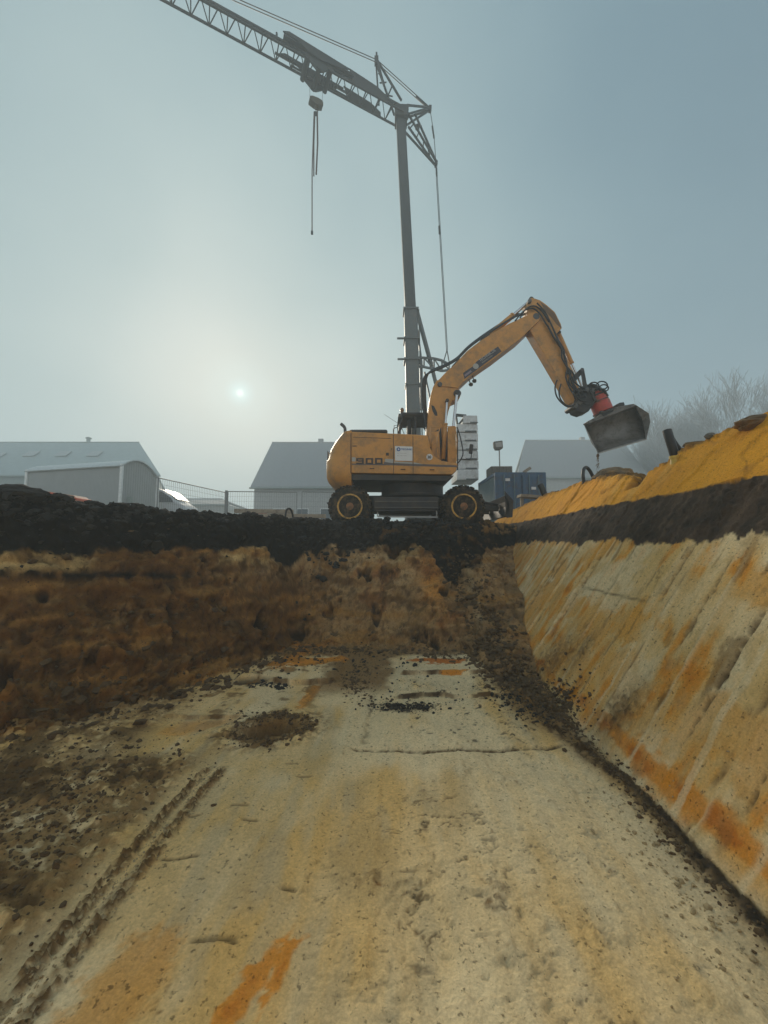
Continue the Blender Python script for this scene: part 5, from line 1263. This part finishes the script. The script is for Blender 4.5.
# orange tub, barrier, timber ---------------------------------------------------
def tub():
    Yt = 11.6; c = P(60, 500, Yt); t = thing('builders_tub', 'orange and white tub standing behind the dark soil in front of the shed', 'tub', Vector((c.x, Yt + .3, 0)))
    m = MB(); a = [P(x, y, Yt) for x, y in ((45, 491), (72, 495), (76.5, 499), (74, 530), (50, 530))]
    m.prism(a, (0, .6, 0)); m.build('tub_body', mat('faded tub', (.42, .24, .16), .6), t, bevel=.03)
    m = MB(); m.prism([P(x, y, Yt - .02) for x, y in ((44.5, 491.5), (56, 493), (64, 495), (76, 497.5), (77, 500.5), (62, 499), (45, 496.5))], (0, .64, 0)); m.build('tub_rim', 'orange', t, bevel=.02)
tub()
m = MB(); p = P(259.5, 514, 17.5); 
m.lathe((p.x, p.y, .12), (0, 0, 1), [(0, .22), (.04, .24), (.5, .30), (.9, .34), (.92, .30)], 16); m.box((p.x, p.y, .06), (.5, .5, .12))
o = m.build('traffic_barrel', 'orange'); tag(rebase(o, (p.x, p.y, 0)), 'small orange barrel in front of the house wall', 'barrel')
lowp = P(233, 516, 16.2); hip_ = P(330, 514, 16.6)
for k, (dz, dy, l0, l1) in enumerate(((.0, .0, 0, 1), (.0, .28, .02, .98), (.2, .12, .01, .99), (.40, .05, .0, .85), (.40, .30, .1, 1.0), (.60, .15, .05, .95), (.8, .15, .0, .6))):
    a = Vector((lowp.x + (hip_.x - lowp.x) * l0, lowp.y + dy, .10 + dz)); b = Vector((lowp.x + (hip_.x - lowp.x) * l1, hip_.y + dy, .10 + dz))
    m = MB(); m.bar(a, b, .2, .17); o = m.build('timber_beam', 'wood', bevel=.01)
    lab = ['lowest front timber beam of the stack left of the excavator', 'lowest rear timber beam of the stack left of the excavator', 'second layer timber beam of the stack left of the excavator', 'front beam of the third layer in the timber stack', 'rear beam of the third layer in the timber stack', 'timber beam second from the top of the stack', 'short topmost beam on the timber stack'][k]
    tag(rebase(o, a), lab, 'timber beam', 'timber beams stacked behind the pit')
# black hose arch on the mound
def hose(name, label, pts, r, Y0, cat='hose'):
    q = spline([P(x, y, Y0 + dy) for x, y, dy in pts], 6); m = MB(); m.tube(q, r, 12); o = m.build(name, 'hose', smooth=True); tag(rebase(o, q[0]), label, cat)
hose('hose_loop', 'thin black hose arching out of the dark soil left of the rear wheel', [(285.5, 522, 0), (285.6, 514, 0), (287, 509.5, .02), (289.5, 508.6, .05), (291.5, 511, .1), (292.8, 516, .12), (293, 524, .14)], .022, 8.6)
def rimhose(name, label, pts, r, px, cat, back=.06):
    q = on_rim(px); hose(name, label, [(x, y, dy) for x, y, dy in pts], r, q.y + back, cat)
rimhose('drain_pipe', 'thick black bent pipe end standing highest on the sand bank', [(680, 474, 0), (676.5, 462, 0), (672.5, 448, 0), (669, 437, .0), (667, 430.5, .02)], .062, 673, 'pipe')
rimhose('drain_pipe', 'second black pipe leaning right behind the thick one on the sand bank', [(668.5, 434, 0), (672, 440, .06), (676, 446, .1), (682, 454, .14), (690, 470, .14)], .045, 673, 'pipe', .1)
rimhose('cable_loop', 'black cable loop standing on the sand bank under the bucket', [(585.5, 498, 0), (584.8, 487, 0), (583, 476, .0), (583.7, 469.5, .04), (586.5, 467.5, .1), (590, 471, .15), (593.5, 478, .2), (600, 492, .22)], .038, 588, 'cable', .05)
rimhose('pipe_stub', 'short black pipe end sticking up before the blue container', [(548, 506, 0), (545, 496, 0), (542, 488, .0), (540, 484.5, .02)], .085, 543, 'pipe', .1)
q_ = on_rim(675); m = MB(); a, b = P(675.5, 474, q_.y - .03), P(674.5, 457.5, q_.y + .0); m.tube([a, b], .055, 16); m.tube([b - Vector((0, 0, .02)), b + Vector((0, 0, .02))], .068, 16); o = m.build('pipe', 'pipey', smooth=True); tag(rebase(o, a), 'short upright yellow pipe in the sand below the black pipe', 'pipe')
# lumps on the bank
def lump_mesh(c, r, seed_, squash=(1, 1, .7), name='earth_lump', mm='stone'):
    bm = bmesh.new(); bmesh.ops.create_icosphere(bm, subdivisions=4, radius=1)
    co = np.array([v.co[:] for v in bm.verts]); d = 1 + .35 * fbm(co[:, 0], co[:, 1], co[:, 2], o=4, s=1.6, seed=seed_) + .14 * billow(co[:, 0], co[:, 1], co[:, 2], o=3, s=5, seed=seed_ + 3)
    for v, k in zip(bm.verts, d): v.co = Vector((v.co.x * squash[0], v.co.y * squash[1], v.co.z * squash[2])) * (r * float(k)) + Vector(c)
    m = MB(); m.bm.free(); m.bm = bm; return rebase(m.build(name, mm, smooth=False), c)
brownm = mat('dug earth', (.13, .09, .05), .95, bump=.6, dirt=(.30, .17, .06), dirt_amt=.6)
tag(lump_mesh(on_rim(619) + Vector((.25, .5, -.05)), .36, 5, (1.25, 1, .75), mm=brownm), 'grey-brown heap of earth on the bank under the bucket', 'earth heap')
tag(lump_mesh(on_rim(708) + Vector((0, 0, .02)), .06, 9), 'single small dark stone on the crest of the sand bank', 'stone')
tag(lump_mesh(on_rim(762) + Vector((.12, .1, -.09)), .20, 12, (1.7, 1, .45), mm=brownm), 'flat brown clod on the bank crest at the right edge', 'clod')
tag(lump_mesh(on_rim(698) + Vector((.1, .1, -.02)), .12, 15, (2.0, 1.2, .4), mm=brownm), 'low brown crust of earth on the crest beside the thick pipe', 'clod')
tag(lump_mesh(P(14, 497, 5.3), .27, 18, (1.5, 1, .6), mm=mat('topsoil lump', (.016, .014, .012), .95, bump=.8)), 'big rounded lump of black topsoil at the left edge', 'soil lump')
# dark sand heap between blade and bank
# container -----------------------------------------------------------------------
def container():
    Yc = 16.8; a, b = P(495, 472.5, Yc), P(545.5, 472.5, Yc); h = a.z; dep = 3.0
    t = thing('container', 'blue steel site container with two doors and white labels', 'container', Vector(((a.x + b.x) / 2, Yc, 0)))
    m = MB(); m.box(((a.x + b.x) / 2, Yc + dep / 2, h / 2), (b.x - a.x - .1, dep - .1, h - .06)); m.build('body', 'cont', t)
    m = MB()
    for x_ in (a.x + .05, b.x - .05):
        for y_ in (Yc + .05, Yc + dep - .05): m.bar((x_, y_, 0.03), (x_, y_, h), .12)
    for z_ in (.10, h - .05):
        for y_ in (Yc + .05, Yc + dep - .05): m.bar((a.x, y_, z_), (b.x, y_, z_), .10, .12)
        for x_ in (a.x + .05, b.x - .05): m.bar((x_, Yc, z_), (x_, Yc + dep, z_), .10, .12)
    m.build('frame', 'cont', t)
    m = MB()
    for k in range(14):
        y_ = Yc + .15 + k * (dep - .3) / 13; m.box((a.x + .03, y_, h / 2), (.05, .10, h - .3))
    m.build('side_panel', 'contl', t)
    mid = P(521, 480, Yc).x
    for x0, x1, lx, ly in ((a.x + .08, mid - .04, 507, 480), (mid + .06, b.x - .08, 533, 488.5)):
        m = MB(); m.box(((x0 + x1) / 2, Yc + .0, h / 2), (x1 - x0, .06, h - .2))
        for k in range(5): m.box((x0 + (x1 - x0) * (k + .5) / 5, Yc - .035, h / 2), ((x1 - x0) / 10, .03, h - .4))
        d_ = m.build('door', 'cont', t)
        m = MB()
        for q in (.28, .72): m.tube([(x0 + (x1 - x0) * q, Yc - .08, .15), (x0 + (x1 - x0) * q, Yc - .08, h - .1)], .018, 6)
        m.build('locking_bar', 'contl', d_)
        p = P(lx, ly, Yc); m = MB(); m.box((p.x, Yc - .085, p.z), (.20, .01, .12)); m.build('label_plate', 'white', d_)
container()
def stack_top():
    Yc = 17.6; zt_ = P(500, 472.5, 16.8).z
    for (x0, x1, y0, lab, nm, dd) in ((491, 512, 466.8, 'flat grey crate lying on the left end of the blue container', 'crate', .9),):
        a, b = P(x0, y0, Yc), P(x1, y0, Yc); m = MB(); m.box(((a.x + b.x) / 2, Yc + .4, (zt_ + a.z) / 2 + .03), (b.x - a.x, dd, a.z - zt_ - .02))
        for k in range(6): m.box((a.x + (b.x - a.x) * (k + .5) / 6, Yc - .06, (zt_ + a.z) / 2), (.05, .03, a.z - zt_ - .04))
        o = m.build(nm, 'stone', bevel=.02); tag(rebase(o, (a.x, Yc, zt_)), lab, 'crate')
    m = MB(); m.bar(P(523.5, 472.3, Yc) , P(530.5, 467.8, Yc), .08, .13); o = m.build('plank', 'wood'); tag(rebase(o, P(523.5, 472.5, Yc)), 'short plank tilted up on the blue container roof', 'plank')
stack_top()
m = MB(); a, b = P(519, 496, 14.5), P(541, 497.5, 14.5)
m.bar(a, b, .5, .10); m.bar(Vector((a.x + .1, a.y, a.z - .05)), Vector((a.x + .1, a.y, 0)), .1); m.bar(Vector((b.x - .1, b.y, b.z - .05)), Vector((b.x - .1, b.y, 0)), .1)
o = m.build('trestle', 'wood'); tag(rebase(o, Vector((a.x, a.y, 0))), 'pale plank on trestle legs before the blue container', 'trestle')
def flood():
    Yc = 19.5; b = P(499.5, 467, Yc); t = thing('floodlight', 'site floodlight on a thin pole above the blue container', 'floodlight', Vector((b.x, Yc, 0)))
    m = MB(); m.tube([Vector((b.x, Yc, 0)), P(499.3, 449, Yc)], .035, 8); m.build('pole', 'steel', t)
    m = MB(); m.prism([P(x, y, Yc - .1) for x, y in ((494, 441.3), (502.7, 440.3), (503.2, 448), (500.5, 449.6), (496, 449.6), (494.4, 446.5))], (0, .25, 0)); lh = m.build('lamp_head', 'stone', t, bevel=.03)
    m = MB(); m.prism([P(x, y, Yc - .12) for x, y in ((495.4, 442.8), (501.6, 442), (502, 446.6), (496, 447))], (0, .02, 0)); m.build('lamp_glass', 'offw', lh)
    m = MB(); m.box((b.x, Yc, .15), (.8, .8, .3)); m.build('base', 'concrete', t)
flood()
# sand trickling from the bucket
rs_ = random.Random(4); m = MB()
for k in range(70):
    f_ = rs_.random() ** 1.4; p = P(597.5 + rs_.gauss(0, .3 + f_ * .9), 454 + f_ * 24, 11.0 + rs_.gauss(0, .03)); s = rs_.uniform(.008, .022) * (1.25 - f_)
    m.box(p, (s, s, s * 2.2), Euler((rs_.random(), rs_.random(), rs_.random())))
o = m.build('falling_sand', brownm); tag(rebase(o, P(598, 454, 11)), 'thin trickle of dark sand falling from the left corner of the bucket', 'sand', kind='stuff')
# bare trees --------------------------------------------------------------------------
def tree(x, y, h, seed_, label, group='bare trees in the mist'):
    rr = random.Random(seed_); t = thing('bare_tree', label, 'tree', Vector((x, y, 0)), group)
    mt_, mc = MB(), MB()
    def grow_(p, d, L_, r, lev, mb):
        n_ = 4 if lev < 3 else 3; pts = [p]; rad = [r]; dd = d.copy()
        for k in range(n_):
            dd = (dd + Vector((rr.gauss(0, .13), rr.gauss(0, .13), rr.gauss(.05, .07)))).normalized(); pts.append(pts[-1] + dd * L_ / n_); rad.append(max(.011, r * (1 - .5 * (k + 1) / n_)))
        mb.tube(pts, rad, 6 if lev < 2 else 4 if lev < 4 else 3, cap=False)
        if lev >= 6: return
        kids = rr.choice((2, 3, 3)) if lev < 5 else 3
        for k in range(kids + (2 if lev < 4 else 1)):
            i = n_ if k < kids - 1 else rr.randint(1, n_ - 1)
            a = rr.uniform(.35, .85) if k else rr.uniform(.05, .3); ax_ = Vector((rr.gauss(0, 1), rr.gauss(0, 1), rr.gauss(0, .4))).normalized(); d2 = (dd + ax_ * math.tan(a) * .8); d2.z += .12; d2.normalize()
            grow_(pts[i], d2, L_ * rr.uniform(.62, .82), rad[i] * rr.uniform(.55, .75), lev + 1, mc)
    grow_(Vector((x, y, 0)), Vector((0, 0, 1)), h * .26, h * .020, 0, mt_)
    k_ = h / max(v.co.z for v in mc.bm.verts)
    for b_ in (mt_, mc):
        for v in b_.bm.verts: v.co = Vector((x + (v.co.x - x) * k_, y + (v.co.y - y) * k_, v.co.z * k_))
    mt_.build('trunk', 'bark', t); mc.build('crown', 'bark', t)
for (px, Yt, h, s, lab) in ((664, 52, 18.5, 3, 'slim bare tree furthest left, over the black pipes'), (690, 49, 18.5, 5, 'low bare tree between the slim one and the broad ones'), (722, 47, 20, 8, 'broad bare tree in the mist, middle of the row'), (752, 44, 19.5, 11, 'tall bare tree with dense twigs near the right edge'), (788, 42, 19, 14, 'bare tree cut by the right edge of the picture')):
    tree((px - 384) / F * Yt, Yt, h, s, lab)
# leafless hedge mass far behind the van
m = MB(); rr = random.Random(6); c = P(172, 500, 44)
for k in range(900):
    x_ = rr.gauss(0, 1.5); top_ = 3.6 - .35 * abs(x_) ** 1.4; z_ = rr.uniform(.2, max(.5, top_)); m.box((c.x + x_, 44 + rr.gauss(0, .8), z_), (.22, .04, .16), Euler((rr.uniform(0, 3), rr.uniform(0, 3), rr.uniform(0, 3))))
for k in range(9): m.tube([(c.x + rr.gauss(0, .7), 44 + rr.gauss(0, .4), 0), (c.x + rr.gauss(0, 1.2), 44 + rr.gauss(0, .6), 2.6)], .05, 5)
o = m.build('bush', 'leaf'); tag(rebase(o, (c.x, 44, 0)), 'round dark bush behind the van and the wire fence', 'bush')
# ------------------------------------------------------------ crumbs and clods lying about
def clods(name, label, spots, m, seed_, cat='clods'):
    """many loose lumps as one mesh; spots = (x, y, radius)"""
    rr = np.random.RandomState(seed_)
    bm = bmesh.new(); bmesh.ops.create_icosphere(bm, subdivisions=1, radius=1); base_v = np.array([v.co[:] for v in bm.verts]); base_f = np.array([[v.index for v in f.verts] for f in bm.faces]); bm.free()
    V, Fc = [], []
    for i, (x, y, r) in enumerate(spots):
        jit = 1 + rr.uniform(-.38, .38, (len(base_v), 1)); sq = np.array([rr.uniform(.7, 1.4), rr.uniform(.7, 1.3), rr.uniform(.45, .85)])
        v = base_v * jit * sq * r; a = rr.uniform(0, 6.28); ca, sa = math.cos(a), math.sin(a)
        v = np.stack([v[:, 0] * ca - v[:, 1] * sa, v[:, 0] * sa + v[:, 1] * ca, v[:, 2]], 1); t = rr.uniform(-.5, .5); v = np.stack([v[:, 0], v[:, 1] * math.cos(t) - v[:, 2] * math.sin(t), v[:, 1] * math.sin(t) + v[:, 2] * math.cos(t)], 1)
        V.append(v + np.array([x, y, ground_at(x, y) + r * .22])); Fc.append(base_f + i * len(base_v))
    V = np.concatenate(V); Fc = np.concatenate(Fc)
    me = bpy.data.meshes.new(name); me.from_pydata(V.tolist(), [], Fc.tolist()); me.materials.append(m)
    o = bpy.data.objects.new(name, me); C.objects.link(o); tag(o, label, cat, kind='stuff'); return o
rr = np.random.RandomState(12)
def lg(n, lo, hi): return lo * (hi / lo) ** (rr.rand(n) ** 2.2)
soilm = mat('loose topsoil', (.017, .015, .012), .95, bump=.6, scale=20)
sandm = mat('loose brown earth', (.088, .053, .021), .95, bump=.6, scale=20, var=.4)
claym = mat('loose clay crumbs', (.36, .27, .14), .95, bump=.5, scale=20, var=.3)
sp = []
for x, r in zip(rr.uniform(-6.2, 2.6, 7500), lg(7500, .010, .085)):
    y0 = float(np.interp(x, [-6, -5, -3.84, -1.9, -1.0, 1.45, 2.0, 2.6], [4.5, 4.9, 6.2, 8.3, 9.15, 9.35, 9.6, 10.4])); sp.append((x, y0 + rr.normal(.12, .28) + (rr.rand() < .3) * rr.uniform(-.5, 1.6), r))
clods('topsoil_clods', 'crumbly black topsoil along the left and far rim of the pit', sp, soilm, 1, 'topsoil')
sp = []
def along(n, pts, sd, lo, hi, sy=None):
    pts = np.array(pts); t = rr.uniform(0, len(pts) - 1.001, n); i = t.astype(int); f_ = (t - i)[:, None]; p = pts[i] * (1 - f_) + pts[i + 1] * f_
    for (x, y), r in zip(p + rr.normal(0, 1, (n, 2)) * np.array([sd, sy or sd]), lg(n, lo, hi)): sp.append((x, y, r))
along(1100, [(-5, 3.6), (-3.9, 3.95), (-3.1, 4.5), (-2.5, 5.3), (-2.0, 6.1), (-1.6, 6.9)], .28, .006, .065)       # foot of the left wall
along(700, [(-1.7, 7.2), (-.6, 7.05), (.4, 6.95), (1.3, 6.6)], .18, .006, .05)
along(2200, [(1.75, 5.4), (1.93, 4.8), (1.96, 4.3)], .14, .006, .034, .25); along(700, [(1.96, 4.3), (1.93, 3.6), (1.87, 2.9), (1.82, 2.0)], .05, .004, .020, .2)                # gutter below the slope
along(1300, [(1.7, 8.5), (1.8, 7.2), (1.7, 6.2), (1.75, 5.4)], .20, .012, .06)
along(1500, [(-3.6, 2.6), (-2.9, 3.0), (-2.4, 3.4)], .45, .005, .026); along(700, [(-2.2, 1.8), (-2.3, 3.2)], .3, .005, .022)
along(620, [(-1.52, 4.1), (-1.40, 4.36), (-1.14, 4.46), (-.82, 4.32), (-.80, 4.1), (-1.0, 3.88), (-1.35, 3.84), (-1.52, 4.05)], .055, .003, .026)
along(420, [(-.3, 6.2), (-.45, 5.5), (-.2, 4.9)], .14, .004, .028)
along(300, [(-1.6, 4.4), (-.9, 4.4)], .10, .004, .022)
along(160, [(-4.2, 4.5), (-3.2, 5.2), (-2.4, 6.3)], .35, .010, .07)
clods('earth_crumbs', 'loose brown earth crumbs along the foot of the pit walls', sp, sandm, 2, 'earth crumbs')
sp = []
along(500, [(-1.44, 3.45), (-1.48, 2.4), (-1.52, 1.6)], .05, .003, .011); along(120, [(.9, 1.6), (1.4, 2.6), (1.5, 3.3)], .5, .003, .010); along(200, [(1.6, 1.8), (1.75, 3)], .12, .004, .018)
clods('clay_crumbs', 'pale clay crumbs along the wheel rut and on the pit floor', sp, claym, 3, 'clay crumbs')
sp = []
along(700, [(-.02, 4.68), (.55, 4.68)], .12, .003, .022, .07); along(220, [(.0, 5.1), (1.1, 5.0)], .3, .003, .018); along(200, [(1.4, 5.0), (1.75, 4.3)], .12, .008, .035); along(110, [(-1.5, 6.5), (0.4, 6.2)], .3, .01, .04)
along(90, [(-1.8, 5.35), (-1.3, 5.35)], .06, .01, .04)
clods('dark_crumbs', 'dark crumbs of topsoil scattered on the pale pit floor', sp, soilm, 4, 'soil crumbs')
sp = []
for k in range(170): y = rr.uniform(4.6, 13); sp.append((4.36 + .0416 * y + rr.normal(.15, .12), y, float(lg(1, .01, .06)[0])))
clods('bank_crumbs', 'brown crumbs lying on the crest of the orange sand bank', sp, brownm, 5, 'earth crumbs')
# ------------------------------------------------------------ the mist
def haze():
    bm = bmesh.new(); bmesh.ops.create_cube(bm, size=1)
    for v in bm.verts:
        v.co = Vector((v.co.x * 300, v.co.y * 290 + 105, (v.co.z + .5) * 34.0 - 4.0))
    me = bpy.data.meshes.new('haze'); bm.to_mesh(me); bm.free()
    m = bpy.data.materials.new('mist'); m.use_nodes = True
    n, l = m.node_tree.nodes, m.node_tree.links
    n.remove(n['Principled BSDF'])
    pv = n.new('ShaderNodeVolumePrincipled'); pv.inputs['Color'].default_value = (.80, .93, 1, 1)
    pv.inputs['Density'].default_value = HAZE; pv.inputs['Anisotropy'].default_value = .05
    l.new(pv.outputs[0], n['Material Output'].inputs['Volume'])
    me.materials.append(m)
    o = bpy.data.objects.new('haze', me); C.objects.link(o); o['kind'] = 'stuff'
HAZE = 0.0065
haze()

for o in bpy.data.objects:
    if o.parent is None and 'category' in o and 'kind' not in o: o['kind'] = 'thing'
